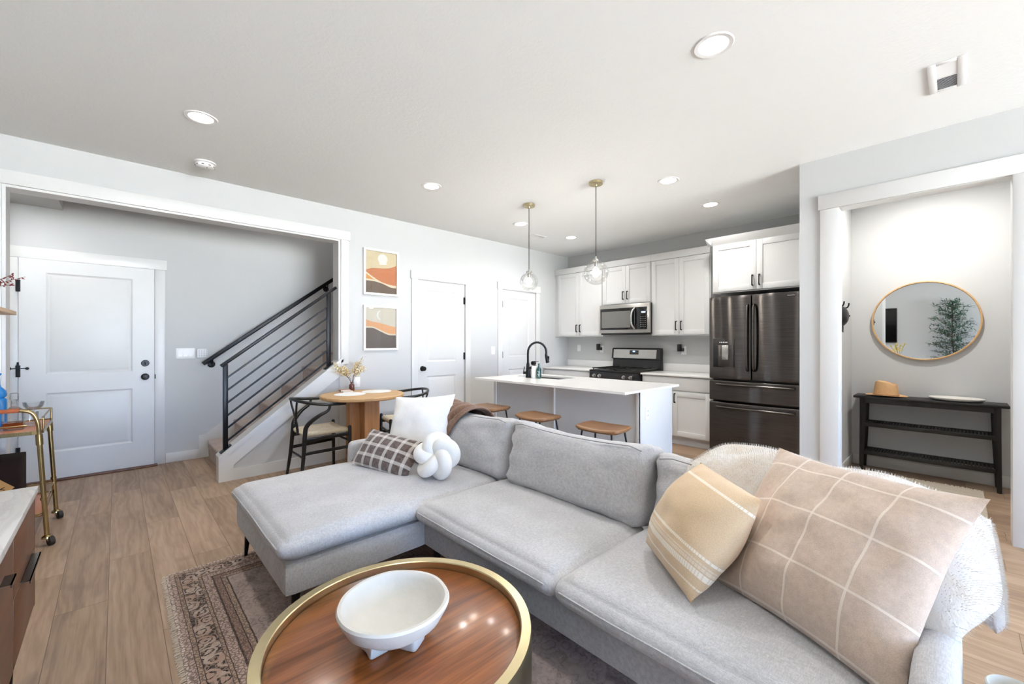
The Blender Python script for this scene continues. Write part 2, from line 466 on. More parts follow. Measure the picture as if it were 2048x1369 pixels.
# checked cushions use uv
def uvline(t, f, n, width, off=0.0):
    """1 where frac(f*n+off) is inside a line of relative width"""
    q = t.math('FRACT', t.math('ADD', t.math('MULTIPLY', f, n), off))
    return t.math('LESS_THAN', t.math('ABSOLUTE', t.math('SUBTRACT', q, 0.5)), width / 2)
def check_mat(name, c, line, nu, nv, w, ou=0.0, ov=0.0, weave=0.05, soft=0.75, dark=None):
    t = NT(name); u, v, _ = t.xyz(t.coord('UV')); o = t.coord()
    a = uvline(t, u, nu, w * 1.0, ou); b = uvline(t, v, nv, w, ov)
    n1 = t.noise(o, 350, 2); n2 = t.noise(o, 60, 3)
    cc = t.ramp(t.math('MULTIPLY', t.math('ADD', n1, n2), 0.5), [(0.36, lin(tuple(q * (1 - weave) for q in c))), (0.64, lin(tuple(min(255, q * (1 + weave)) for q in c)))])
    f = t.math('MINIMUM', t.math('MULTIPLY', t.math('ADD', a, b), soft), 1.0)
    f = t.math('MULTIPLY', f, t.math('ADD', t.math('MULTIPLY', n1, 0.5), 0.7), clamp=True)
    t.base(t.mix(f, cc, lin(line))); t.set(Roughness=0.95); t.b.inputs['Specular IOR Level'].default_value = 0.15
    t.b.inputs['Sheen Weight'].default_value = 0.3; t.bump(n1, 0.4, 0.0015); return t.m
M_plaid = check_mat('brown_cream_plaid', (92, 80, 76), (214, 208, 204), 6, 3.6, 0.28, 0.1, 0.5, 0.3, 0.62)
M_bigcheck = check_mat('taupe_windowpane_wool', (192, 174, 160), (224, 214, 203), 4.0, 3.6, 0.042, 0.45, 0.42, 0.05, 0.8)
t = NT('tan_striped_canvas'); u, v, _ = t.xyz(t.coord('UV')); o = t.coord()
n1 = t.noise(o, 380, 2); cc = t.ramp(n1, [(0.35, lin((198, 172, 140))), (0.65, lin((212, 188, 156)))])
st = t.ramp(v, [(0.0, (0, 0, 0)), (0.10, (0.8, 0.8, 0.8)), (0.115, (0, 0, 0)), (0.19, (0.95, 0.95, 0.95)), (0.235, (0, 0, 0)), (0.25, (0.45, 0.45, 0.45)), (0.275, (0, 0, 0)), (0.285, (0.4, 0.4, 0.4)), (0.30, (0, 0, 0)),
                (0.33, (0.9, 0.9, 0.9)), (0.355, (0, 0, 0)), (0.84, (0.95, 0.95, 0.95)), (0.865, (0, 0, 0))], 'CONSTANT')
dash = t.math('ADD', t.math('MULTIPLY', t.math('GREATER_THAN', t.math('FRACT', t.math('MULTIPLY', u, 60.0)), 0.35), 0.5), 0.5)
t.base(t.mix(t.math('MULTIPLY', st, dash), cc, lin((238, 232, 220)))); t.set(Roughness=0.9); t.b.inputs['Sheen Weight'].default_value = 0.2
t.bump(n1, 0.4, 0.0015); M_tanpillow = t.m

# patterned vintage rug (object coords: x 0..RW, y -RL..0)
RW, RL = 2.05, 2.80
t = NT('vintage_rug_pile'); o = t.coord(); x, y, z = t.xyz(o)
d = t.math('MINIMUM', t.math('MINIMUM', x, t.math('SUBTRACT', RW, x)), t.math('MINIMUM', t.math('MULTIPLY', y, -1.0), t.math('ADD', y, RL)))
wob = t.math('ADD', d, t.math('MULTIPLY', t.math('SUBTRACT', t.noise(o, 40, 2), 0.5), 0.006))
dark = lin((48, 40, 40)); pink = lin((184, 160, 148)); tan = lin((168, 144, 126)); brown = lin((146, 118, 104)); lt = lin((204, 188, 176)); navy = lin((62, 62, 76))
T = 0.30
band = t.ramp(t.math('DIVIDE', wob, T), [(0.0, lt), (0.012 / T, pink), (0.034 / T, dark), (0.037 / T, tan), (0.052 / T, dark), (0.055 / T, dark), (0.128 / T, tan), (0.140 / T, dark), (0.143 / T, pink), (0.180 / T, dark),
                                         (0.188 / T, brown), (0.214 / T, dark), (0.219 / T, tan), (0.238 / T, dark), (0.244 / T, lin((148, 130, 122)))], 'CONSTANT')
ow = t.node('ShaderNodeVectorMath', operation='ADD'); nzv = t.node('ShaderNodeTexNoise'); t.l.new(o, nzv.inputs['Vector']); nzv.inputs['Scale'].default_value = 30
sc_ = t.node('ShaderNodeVectorMath', operation='SCALE'); t.l.new(nzv.outputs['Color'], sc_.inputs[0]); sc_.inputs['Scale'].default_value = 0.03
t.l.new(o, ow.inputs[0]); t.l.new(sc_.outputs[0], ow.inputs[1]); ov = ow.outputs[0]
ro = t.voro(ov, 17, 'F1'); ri = t.math('FRACT', t.math('MULTIPLY', ro, 3.1))
motif = t.math('MULTIPLY', t.math('LESS_THAN', ro, 0.62), t.math('GREATER_THAN', ri, 0.34))
vine = t.math('LESS_THAN', t.voro(ov, 46, 'DISTANCE_TO_EDGE'), 0.085)
inwide = t.math('MULTIPLY', t.math('GREATER_THAN', wob, 0.056), t.math('LESS_THAN', wob, 0.127))
rc = t.ramp(t.noise(o, 9, 1), [(0.4, lin((178, 146, 132))), (0.6, lin((196, 178, 166)))])
c = t.mix(t.math('MULTIPLY', t.math('MULTIPLY', motif, inwide), 0.85), band, rc)
c = t.mix(t.math('MULTIPLY', t.math('MULTIPLY', vine, inwide), 0.6), c, lin((170, 148, 132)))
guard = t.math('MULTIPLY', t.math('SUBTRACT', 1.0, inwide), t.math('LESS_THAN', t.voro(o, 62, 'DISTANCE_TO_EDGE'), 0.12))
c = t.mix(t.math('MULTIPLY', guard, 0.7), c, lin((74, 60, 56)))
infield = t.math('GREATER_THAN', wob, 0.246)
fp = t.ramp(t.noise(ov, 7, 4, 0.65), [(0.47, (0, 0, 0)), (0.64, (1, 1, 1))])
fpat = t.math('MULTIPLY', t.math('LESS_THAN', t.voro(ov, 44, 'DISTANCE_TO_EDGE'), 0.10), t.ramp(t.noise(o, 22, 2), [(0.45, (0, 0, 0)), (0.55, (1, 1, 1))]))
fc = t.mix(t.math('MULTIPLY', fp, 0.5), lin((164, 146, 138)), navy); fc = t.mix(t.math('MULTIPLY', fpat, 0.5), fc, lin((104, 92, 92)))
fc = t.mix(t.math('MULTIPLY', motif, 0.35), fc, lin((188, 170, 160)))
c = t.mix(infield, c, fc)
w_ = t.noise(o, 260, 2); c = t.mix(t.ramp(w_, [(0.45, (0, 0, 0)), (0.7, (0.35, 0.35, 0.35))]), c, lin((190, 172, 160)))
t.base(c); t.set(Roughness=0.95); t.b.inputs['Specular IOR Level'].default_value = 0.1; t.bump(t.math('ADD', w_, motif), 0.5, 0.002)
M_rug = t.m
t = NT('natural_runner'); o = t.coord(); x, y, z = t.xyz(o)
ln = uvline(t, x, 11.0, 0.06); w_ = t.noise(o, 240, 2)
t.base(t.mix(t.math('MULTIPLY', ln, 0.5), t.ramp(w_, [(0.35, lin((186, 174, 156))), (0.65, lin((212, 200, 182)))]), lin((150, 134, 116)))); t.set(Roughness=0.95); t.bump(w_, 0.5, 0.002); M_runner = t.m
t = NT('cream_faux_fur'); o = t.coord()
t.base(t.ramp(t.noise(o, 9, 3), [(0.3, lin((200, 189, 176))), (0.65, lin((214, 212, 210)))])); t.set(Roughness=0.95); t.b.inputs['Sheen Weight'].default_value = 0.5
t.bump(t.noise(t.mapping(o, (1, 1, 0.4)), 160, 3), 0.5, 0.006); M_fur = t.m

# ================================================================== SETTING
XW, XE, YN, YS, YF = -0.75, 5.68, 4.60, -6.5, 5.74      # west, east, north (doors), south, foyer back
HT = 3.72                                              # stairwell height
m = MB(); m.box(XW - 0.15, XE + 0.15, YS - 0.15, YF + 0.15, -0.12, 0); struct(m.build('floor', M_floor))
m = MB(); m.box(XW - 0.15, XE + 0.15, YS - 0.15, YN + 0.02, HC, HC + 0.1); struct(m.build('ceiling', M_ceil))
m = MB(); m.box(XW - 0.15, XE + 0.15, YN + 0.02, YF + 0.15, HT, HT + 0.1); struct(m.build('ceiling_stairwell', M_ceil))
m = MB(); m.box(XW, -0.365, YN + 0.15, YF, 2.515, HT); struct(m.build('ceiling_foyer', M_wall))
# north wall with the wide stair opening and two doors
OX0, OX1, OZ = -0.60, 1.76, 2.40
D2 = (2.728, 3.459); D3 = (4.143, 4.862); DH = 2.06
m = MB()
def nwall(x0, x1, z0, z1): m.box(x0, x1, YN, YN + 0.15, z0, z1)
nwall(XW, OX0, 0, HT); nwall(OX0, OX1, OZ, HT); nwall(OX1, D2[0], 0, HT)
nwall(D2[0], D2[1], DH, HT); nwall(D2[1], D3[0], 0, HT); nwall(D3[0], D3[1], DH, HT); nwall(D3[1], XE, 0, HT)
m.box(D2[0] - 0.1, D2[1] + 0.1, YN + 0.16, YN + 0.18, 0, 2.2); m.box(D3[0] - 0.1, D3[1] + 0.1, YN + 0.16, YN + 0.18, 0, 2.2)
struct(m.build('wall_north', M_wall))
m = MB(); m.box(XE, XE + 0.12, YS, YF, 0, HT); struct(m.build('wall_east', M_wall))
m = MB(); m.box(XW - 0.12, XW, YS, YF, 0, HT); struct(m.build('wall_west', M_wall))
PX0, PX1, PZ = -0.3, 3.7, 2.55
m = MB(); m.box(XW, PX0, YS - 0.12, YS, 0, HC); m.box(PX1, XE, YS - 0.12, YS, 0, HC); m.box(PX0, PX1, YS - 0.12, YS, PZ, HC); struct(m.build('wall_south', M_wall))
m = MB(); m.box(XW - 0.12, XE + 0.12, YF, YF + 0.12, 0, HT); struct(m.build('wall_foyer', M_wall))
# dividing wall beside the fridge, with the hall doorway
XC = 4.095; HJ0, HJ1, HZ = -0.265, 0.640, 2.345
m = MB()
m.box(XC, XC + 0.12, HJ1, 0.881, 0, HC); m.box(XC, XC + 0.12, HJ0, HJ1, HZ, HC); m.box(XC, XC + 0.12, YS, HJ0, 0, HC)
struct(m.build('wall_divider', M_wall))
m = MB(); m.box(XC + 0.12, XE, 0.757, 0.881, 0, HC); struct(m.build('wall_hall', M_wall))
m = MB(); m.box(XC + 0.12, XE, -1.32, -1.2, 0, HC); struct(m.build('wall_hall_end', M_wall))

# casings
def casing_y(name, x0, x1, zt, y, w=0.09, hh=0.105, z0=0.0, th=0.018, jamb=None, over=0.015, zr0=None, sill=None):
    """door casing on a wall facing -y ; opening x0..x1, top zt"""
    m = MB()
    m.box(x0 - w, x0, y - th, y, z0, zt, 0.002); m.box(x1, x1 + w, y - th, y, z0 if zr0 is None else zr0, zt, 0.002)
    m.box(x0 - w - over, x1 + w + over, y - th - 0.006, y, zt, zt + hh, 0.002)
    if jamb:
        y_ = y - 0.006; m.box(x0 - 0.001, x0 + 0.018, y_, y + jamb + .004, z0, zt); m.box(x1 - 0.024, x1 - 0.001, y_, y + jamb + .004, z0 if zr0 is None else zr0, zt); m.box(x0 + 0.018, x1 - 0.024, y_, y + jamb + .004, zt - 0.018, zt)
    return struct(m.build(name, M_trim))
casing_y('trim_1', -0.585, 1.775 - 0.0, 2.395, YN, 0.085, 0.098, jamb=0.15, zr0=1.04)
m = MB(); m.box(XC - 0.018, XC, HJ1 - 0.018, HJ1 + 0.10, 0, HZ - 0.015, 0.002); m.box(XC - 0.018, XC, HJ0 - 0.09, HJ0 + 0.018, 0, HZ - 0.015, 0.002)
m.box(XC - 0.024, XC, HJ0 - 0.105, HJ1 + 0.112, HZ - 0.015, HZ + 0.10, 0.002)
m.box(XC, XC + 0.12, HJ1 - 0.018, HJ1, 0, HZ); m.box(XC, XC + 0.12, HJ0, HJ0 + 0.018, 0, HZ); m.box(XC, XC + 0.12, HJ0 + 0.018, HJ1 - 0.018, HZ - 0.018, HZ)
struct(m.build('trim_2', M_trim))

# doors
def panel_door(name, x0, x1, zb, zt, y, panels, th=0.035):
    m = MB(); px0, px1 = panels[0][0], panels[0][1]; g = 0.009
    m.box(x0, x1, y + g, y + th, zb, zt)
    m.box(x0, px0, y, y + g, zb, zt); m.box(px1, x1, y, y + g, zb, zt)
    zs = [zb] + [q for p in sorted(panels, key=lambda p: p[2]) for q in (p[2], p[3])] + [zt]
    for k in range(0, len(zs), 2): m.box(px0, px1, y, y + g, zs[k], zs[k + 1])
    for a, b, c, d in panels:
        m.prism([(a, y + 0.0), (a + 0.014, y + g), (a, y + g)], 2, c, d); m.prism([(b, y + 0.0), (b - 0.014, y + g), (b, y + g)], 2, c, d)
        m.prism([(y, c), (y + g, c + 0.014), (y + g, c)], 0, a, b); m.prism([(y, d), (y + g, d - 0.014), (y + g, d)], 0, a, b)
        q = 0.048
        A = m.ring([(a + 0.022, y + g, c + 0.022), (b - 0.022, y + g, c + 0.022), (b - 0.022, y + g, d - 0.022), (a + 0.022, y + g, d - 0.022)])
        B = m.ring([(a + q, y + 0.002, c + q), (b - q, y + 0.002, c + q), (b - q, y + 0.002, d - q), (a + q, y + 0.002, d - q)])
        m.strip(A, B); m._f(B)
    return struct(m.build(name, M_door, angle=20))
def door_frame(parent, x0, x1, zt, y, w=0.088, hh=0.105, th=0.018, ov=0.014):
    m = MB(); gap = 0.004
    m.box(x0 - w, x0 - gap, y - th, y, 0, zt + gap, 0.002); m.box(x1 + gap, x1 + w, y - th, y, 0, zt + gap, 0.002)
    m.box(x0 - w - ov, x1 + w + ov, y - th - 0.005, y, zt + gap, zt + hh, 0.002)
    return m.build('door_frame', M_trim, parent)
def knob(parent, x, z, y, name='door_knob', r=0.027):
    m = MB(); M = Matrix.Translation((x, y, z)) @ Matrix.Rotation(radians(90), 4, 'X')
    m.lathe([(0, 0), (0.032, 0), (0.033, 0.006), (0.014, 0.010), (0.012, 0.030), (r, 0.040), (r + 0.001, 0.052), (r * 0.75, 0.064), (0, 0.067)], seg=28)
    bmesh.ops.transform(m.bm, matrix=M, verts=m.bm.verts)
    return m.build(name, M_black, parent)
def hinge(parent, x, z, y, h=0.095):
    m = MB(); m.cyl((x, y - 0.008, z - h / 2), (x, y - 0.008, z + h / 2), 0.0075, seg=12); m.box(x - 0.014, x + 0.014, y - 0.004, y, z - h / 2, z + h / 2)
    return m.build('hinge', M_black, parent)
d1 = panel_door('door_1', -0.632, 0.285, 0.018, 2.032, YF - 0.04, [(-0.468, 0.119, 0.985, 1.915), (-0.468, 0.119, 0.265, 0.812)])
door_frame(d1, -0.632, 0.285, 2.032, YF)
knob(d1, 0.214, 0.925, YF - 0.04)
m = MB(); M = Matrix.Translation((0.214, YF - 0.04, 1.063)) @ Matrix.Rotation(radians(90), 4, 'X')
m.lathe([(0, 0), (0.031, 0), (0.033, 0.008), (0.028, 0.016), (0, 0.016)], seg=28); m.box(-0.004, 0.004, -0.014, 0.014, 0.014, 0.028, 0.002)
bmesh.ops.transform(m.bm, matrix=M, verts=m.bm.verts); m.build('deadbolt', M_black, d1)
for zz in (1.78, 1.02, 0.29): hinge(d1, -0.634, zz, YF - 0.04, 0.105)
m = MB(); m.bar((-0.69, YF - 0.058, 1.045), (-0.575, YF - 0.058, 1.045), 0.007, 0.007); m.sphere((-0.686, YF - 0.06, 1.046), 0.017, 12, 8); m.sphere((-0.578, YF - 0.058, 1.043), 0.012, 12, 8); m.cyl((-0.634, YF - 0.05, 1.06), (-0.634, YF - 0.05, 1.10), 0.008, 0.006, 12)
m.build('hinge_stop', M_black, d1)
m = MB(); m.box(-0.66, 0.31, YF - 0.09, YF, 0.0, 0.016, 0.004); m.build('threshold', M_walnut, d1)
m = MB(); m.box(0.287, 0.296, YF - 0.046, YF - 0.038, 0.90, 0.945); m.build('strike', M_black, d1)
d2 = panel_door('door_2', D2[0] + 0.004, D2[1] - 0.004, 0.012, DH, YN + 0.006, [(2.863, 3.312, 1.028, 1.940), (2.863, 3.312, 0.24, 0.845)])
door_frame(d2, D2[0], D2[1], DH, YN); knob(d2, 2.798, 0.945, YN + 0.006)
for zz in (1.84, 1.09, 0.30): hinge(d2, 3.452, zz, YN + 0.004)
d3 = panel_door('door_3', D3[0] + 0.004, D3[1] - 0.004, 0.012, DH, YN + 0.006, [(4.284, 4.710, 1.06, 1.938), (4.284, 4.710, 0.24, 0.875)])
door_frame(d3, D3[0], D3[1], DH, YN); knob(d3, 4.795, 0.945, YN + 0.006)
for zz in (1.84, 1.09, 0.30): hinge(d3, 4.150, zz, YN + 0.004)

# baseboards
def base_y(name, x0, x1, y, h=0.10, sgn=-1):
    m = MB(); m.box(x0, x1, y, y + sgn * 0.014, 0, h, 0.003); return struct(m.build(name, M_trim))
def base_x(name, y0, y1, x, h=0.10, sgn=-1):
    m = MB(); m.box(x, x + sgn * 0.014, y0, y1, 0, h, 0.003); return struct(m.build(name, M_trim))
base_y('baseboard_north', 1.90, D2[0] - 0.092, YN); base_y('baseboard_north_middle', D2[1] + 0.092, D3[0] - 0.092, YN); base_y('baseboard_north_corner', D3[1] + 0.092, 5.05, YN)
base_y('baseboard_foyer', 0.377, 0.668, YF); base_y('baseboard_hall', XC + 0.12, XE, 0.757); base_x('baseboard_east', -1.2, 0.743, XE)
base_x('baseboard_divider', 0.742, 0.881, XC); base_x('baseboard_divider_south', YS, HJ0 - 0.092, XC); base_x('baseboard_west', YS, YN, XW, sgn=1)

# unseen rear window, inferred from bluish daylight; widened and set back for even light
def window(name, frame_boxes, pane_box):
    f = MB()
    for b in frame_boxes: f.box(*b, 0.003)
    o = struct(f.build(name, M_trim)); p = MB(); p.box(*pane_box); p.build('pane', M_pane, o); return o
y0 = YS - 0.09
window('window_1', [(PX0, PX0 + 0.06, y0, YS, 0, PZ), (PX1 - 0.06, PX1, y0, YS, 0, PZ), (PX0, PX1, y0, YS, PZ - 0.06, PZ), (PX0, PX1, y0, YS, 0, 0.05), (1.66, 1.74, y0 + 0.01, YS - 0.01, 0.05, PZ - 0.06)],
       (PX0 + 0.06, PX1 - 0.06, y0 + 0.03, y0 + 0.036, 0.05, PZ - 0.06))
# stairs, knee wall and its skirt
RUN, RISE, NX, NZ = 0.245, 0.195, 0.73, 0.195
m = MB()
for k in range(14):
    xn = NX + RUN * k; zn = NZ + RISE * k
    if zn > 2.6: break
    m.box(xn + 0.02, xn + RUN + 0.06, YN + 0.12, YF - 0.0145, max(0, zn - RISE - 0.2), zn - 0.02)
    m.rbox((xn + RUN / 2 + 0.02, (YN + 0.106 + YF) / 2, zn - 0.02), (RUN + 0.04, YF - YN - 0.137, 0.042), 0.019, (8, 6, 4))
struct(m.build('floor_stairs', M_carpet))
SL = 0.785
KX, KZ = 0.690, 0.225
def kz(x): return KZ + (x - KX) * SL
m = MB()
m.prism([(KX, 0), (OX1, 0), (OX1, kz(OX1)), (KX, kz(KX))], 1, YN + 0.004, YN + 0.12)
struct(m.build('wall_stair', M_wall))
m = MB()
cx0, cx1 = KX - 0.018, 1.80
m.prism([(cx0, kz(cx0)), (cx1, kz(cx1)), (cx1, kz(cx1) + 0.022), (cx0, kz(cx0) + 0.022)], 1, YN - 0.022, YN + 0.136)          # cap
m.prism([(KX, kz(KX) - 0.03), (cx1, kz(cx1) - 0.03), (cx1, kz(cx1)), (KX, kz(KX))], 1, YN - 0.018, YN + 0.004)
m.prism([(KX, kz(KX) - 0.16), (cx1, kz(cx1) - 0.16), (cx1, kz(cx1) - 0.03), (KX, kz(KX) - 0.03)], 1, YN - 0.010, YN + 0.004)
m.box(KX - 0.016, KX + 0.10, YN - 0.012, YN + 0.004, 0, kz(KX) + 0.0); m.box(KX - 0.016, KX, YN + 0.0045, YN + 0.126, 0, kz(KX) - 0.002)
m.prism([(KX + 0.10, 0), (OX1 + 0.12, 0), (OX1 + 0.12, 0.105), (KX + 0.10, 0.105)], 1, YN - 0.013, YN + 0.004)
struct(m.build('trim_3', M_trim, angle=20))
m = MB(); m.prism([(0.662, 0), (3.2, 0), (3.2, 0.25 + 2.532 * 0.79), (0.72, 0.25), (0.662, 0.25)], 1, YF - 0.014, YF); struct(m.build('trim_4', M_trim, angle=20))

# ================================================================== LAMPS
def recessed(x, y, label, p=1.0, z=HC, grp='recessed ceiling lights'):
    th = thing('recessed_light', label, 'ceiling light', (x, y, z), grp)
    m = MB(); m.lathe([(0.066, 0.0), (0.068, -0.004), (0.088, -0.006), (0.092, -0.001), (0.092, 0.0)], (x, y, z), 40); m.build('trim_ring', M_plastic, th)
    m = MB(); m.lathe([(0, -0.004), (0.04, -0.0035), (0.066, -0.001)], (x, y, z), 40); m.build('lens', M_lens, th)
    d = bpy.data.lights.new('recessed_lamp', 'AREA'); d.shape = 'DISK'; d.size = 0.13; d.energy = LAMP * p; d.color = WARM; d.spread = radians(180 if 'hall' in label else 152)
    o = bpy.data.objects.new('recessed_lamp', d); COL.objects.link(o); o.location = (x, y, z - 0.012)
    return th
recessed(2.14, 0.818, 'largest recessed ceiling light in the photo, above the right end of the sofa')
recessed(0.401, 3.378, 'recessed ceiling light beside the smoke detector')
recessed(2.153, 3.38, 'recessed ceiling light above the round dining table, left of the pendants')
recessed(3.638, 1.785, 'recessed ceiling light right of the nearer pendant lamp, above the island end')
recessed(4.597, 1.789, 'recessed ceiling light nearest the fridge')
recessed(3.643, 3.703, 'recessed ceiling light beside the far pendant canopy and the small vent')
recessed(4.628, 3.695, 'recessed ceiling light nearest the kitchen corner, between the pendants')
recessed(0.40, 0.82, 'recessed ceiling light above the sideboard, outside the photo')
recessed(4.95, 0.12, 'recessed ceiling light in the hall above the console table', 2.9)

recessed(-0.55, 5.2, 'added recessed light in the foyer soffit, unseen, to brighten the foyer', 0.3, 2.514)  # unseen lamp added to brighten the foyer
recessed(1.6, 5.15, 'added recessed light high above the stairs, unseen, to brighten the stairwell', 0.5, HT)  # second unseen lamp, put in to light the stairwell
def pendant(x, y, zg, label, rad):
    th = thing('pendant_lamp', label, 'pendant lamp', (x, y, HC), 'glass pendants above the island')
    m = MB(); m.lathe([(0, 0), (0.062, 0), (0.062, -0.022), (0.058, -0.026), (0.012, -0.026), (0.010, -0.04), (0, -0.04)], (x, y, HC), 40); m.build('canopy', M_brass, th)
    top = zg + rad * 0.93
    m = MB(); m.cyl((x, y, top + 0.03), (x, y, HC - 0.04), 0.0035, seg=10); m.build('cord', M_black, th)
    m = MB(); m.lathe([(0, 0.045), (0.010, 0.045), (0.012, 0.02), (0.030, 0.018), (0.031, 0.0), (0.017, -0.004), (0.016, -0.05), (0, -0.05)], (x, y, top), 28); m.build('socket', M_steel, th)
    m = MB()
    prof = []
    for k in range(25):
        a = radians(22 + (180 - 22) * k / 24); prof.append((rad * sin(a), rad * cos(a)))
    m.lathe(prof, (x, y, zg), 48)
    g = m.build('globe', M_glass, th)
    b = MB(); b.sphere((x, y, zg - 0.0), 0.033, 20, 12, 1.2); b.build('bulb', M_bulb, th)
    d = bpy.data.lights.new('pendant_bulb', 'POINT'); d.energy = 3.0; d.color = (1.0, 0.93, 0.82); d.shadow_soft_size = 0.04
    o = bpy.data.objects.new('pendant_bulb', d); COL.objects.link(o); o.location = (x, y, zg - 0.02)
pendant(3.19, 2.258, 1.915, 'clear glass globe pendant nearer the fridge, larger in the photo', 0.112)
pendant(3.193, 3.116, 1.922, 'clear glass globe pendant hanging in front of the far pantry door', 0.098)

# ceiling fittings
def vent(x0, x1, y0, y1, label):
    cx, cy = (x0 + x1) / 2, (y0 + y1) / 2
    th = thing('ceiling_vent', label, 'vent', (cx, cy, HC))
    m = MB(); fw = 0.035
    z0, z1 = HC - 0.008, HC - 0.0005
    m.box(x0, x1, y0, y0 + fw, z0, z1, 0.003); m.box(x0, x1, y1 - fw, y1, z0, z1, 0.003); m.box(x0, x0 + fw * 0.7, y0 + fw, y1 - fw, z0, z1, 0.003); m.box(x1 - fw * 0.7, x1, y0 + fw, y1 - fw, z0, z1, 0.003)
    m.box(cx - 0.005, cx + 0.005, y0 + fw, y1 - fw, z0, z1)
    m.build('frame', M_plastic, th)
    m = MB(); n = 22
    for k in range(n):
        xx = x0 + fw * 0.7 + (x1 - x0 - fw * 1.4) * (k + 0.5) / n
        s = 1 if xx < cx else -1
        m.bar((xx - 0.005 * s, y0 + fw, HC - 0.004), (xx - 0.005 * s, y1 - fw, HC - 0.004), 0.011, 0.0012, (0.5 * s, 0, 1))
    m.build('louvres', M_plastic, th)
    m = MB(); m.box(x0 + 0.02, x1 - 0.02, y0 + 0.03, y1 - 0.03, HC - 0.0012, HC - 0.0004); m.build('dark_backing', M_slot, th)
vent(3.13, 3.49, -0.042, 0.105, 'white slatted ceiling vent at the upper right, near the hall doorway')
vent(4.10, 4.36, 3.90, 4.01, 'small white ceiling vent behind the far pendant cord')
th = thing('smoke_detector', 'round white smoke detector on the ceiling above the stair opening', 'smoke detector', (0.525, 4.2, HC))
m = MB(); m.lathe([(0, -0.002), (0.074, -0.001), (0.076, -0.012), (0.060, -0.016), (0.060, -0.022), (0.066, -0.024), (0.062, -0.040), (0.045, -0.048), (0, -0.050)], (0.525, 4.2, HC), 40); m.build('body', M_plastic, th)
for k in range(9):
    m = MB(); a = 2 * pi * k / 9; m.box(-0.008, 0.008, -0.002, 0.002, -0.036, -0.031, 0, 1, Matrix.Translation((0.525, 4.2, HC)) @ Matrix.Rotation(a, 4, 'Z') @ Matrix.Translation((0, 0.0645, 0))); m.build('slot', M_slot, th)
m = MB(); m.sphere((0.535, 4.17, HC - 0.049), 0.004, 8, 6); m.build('indicator', M_slot, th)

# ================================================================== SOFA
sofa = thing('sectional_sofa', 'light grey linen sectional sofa with chaise on the patterned rug', 'sofa', (1.5, 1.5, 0))
def soft(amp, f, seed):
    return lambda p: Vector(p) * 0 + Vector((nz(p, f, seed), nz(p, f, seed + 5), nz(p, f, seed + 9))) * amp
m = MB(); m.rbox((1.645, 1.48, 0.260), (0.89, 2.96, 0.142), 0.016, (10, 24, 4)); m.build('base', M_sofa, sofa)
m = MB(); m.rbox((0.868, 2.452, 0.260), (0.70, 1.005, 0.144), 0.016, (10, 12, 4)); m.build('chaise_base', M_sofa, sofa)
def seat(name, x0, x1, y0, y1, z0, z1, seed, drop=0.012):
    m = MB(); c = ((x0 + x1) / 2, (y0 + y1) / 2, (z0 + z1) / 2)
    def fn(u, v, w, p):
        p = p.copy()
        if w > -0.2:
            k = (1 - abs(u) ** 2.6) * (1 - abs(v) ** 2.6); p.z += 0.022 * k * (w * 0.5 + 0.5)
        if u < 0: p.x -= 0.022 * (1 - w * w) * abs(u) ** 4
        p.y += 0.016 * (1 - w * w) * v
        q = Vector((p.x + c[0], p.y + c[1], p.z))
        p.z += 0.006 * nz(q, 3.0, seed) * (1 if w > 0 else 0.4); p.x += 0.006 * nz(q, 4, seed + 3); p.y += 0.006 * nz(q, 4, seed + 7)
        return p
    m.rbox(c, (x1 - x0, y1 - y0, z1 - z0), 0.048, (26, 26, 10), fn)
    o = m.build(name, M_sofa, sofa, angle=60)
    # welt seam along the front/near upper edge
    m = MB(); r = 0.03
    zz = z1 - 0.040
    pts = []
    for k in range(31):
        yy = y1 - 0.03 + (y0 + 0.03 - (y1 - 0.03)) * k / 30; v = ((yy - c[1]) / ((y1 - y0) / 2))
        w = ((zz - c[2]) / ((z1 - z0) / 2)); pts.append(Vector((x0 - 0.022 * (1 - w * w) + 0.0 + 0.006 * nz((x0, yy, zz - c[2]), 4, seed + 3), yy, zz + 0.002 * nz((x0, yy, 0), 5, seed))))
    m.tube(pts, 0.0032, 6); m.build('piping', M_sofa, o)
    return o
seat('chaise_cushion', 0.512, 1.74, 1.938, 2.945, 0.330, 0.440, 1.3)
seat('seat_cushion', 1.145, 1.80, 0.995, 1.932, 0.330, 0.440, 4.1)
seat('seat_cushion', 1.145, 1.80, 0.072, 0.985, 0.330, 0.440, 8.7)
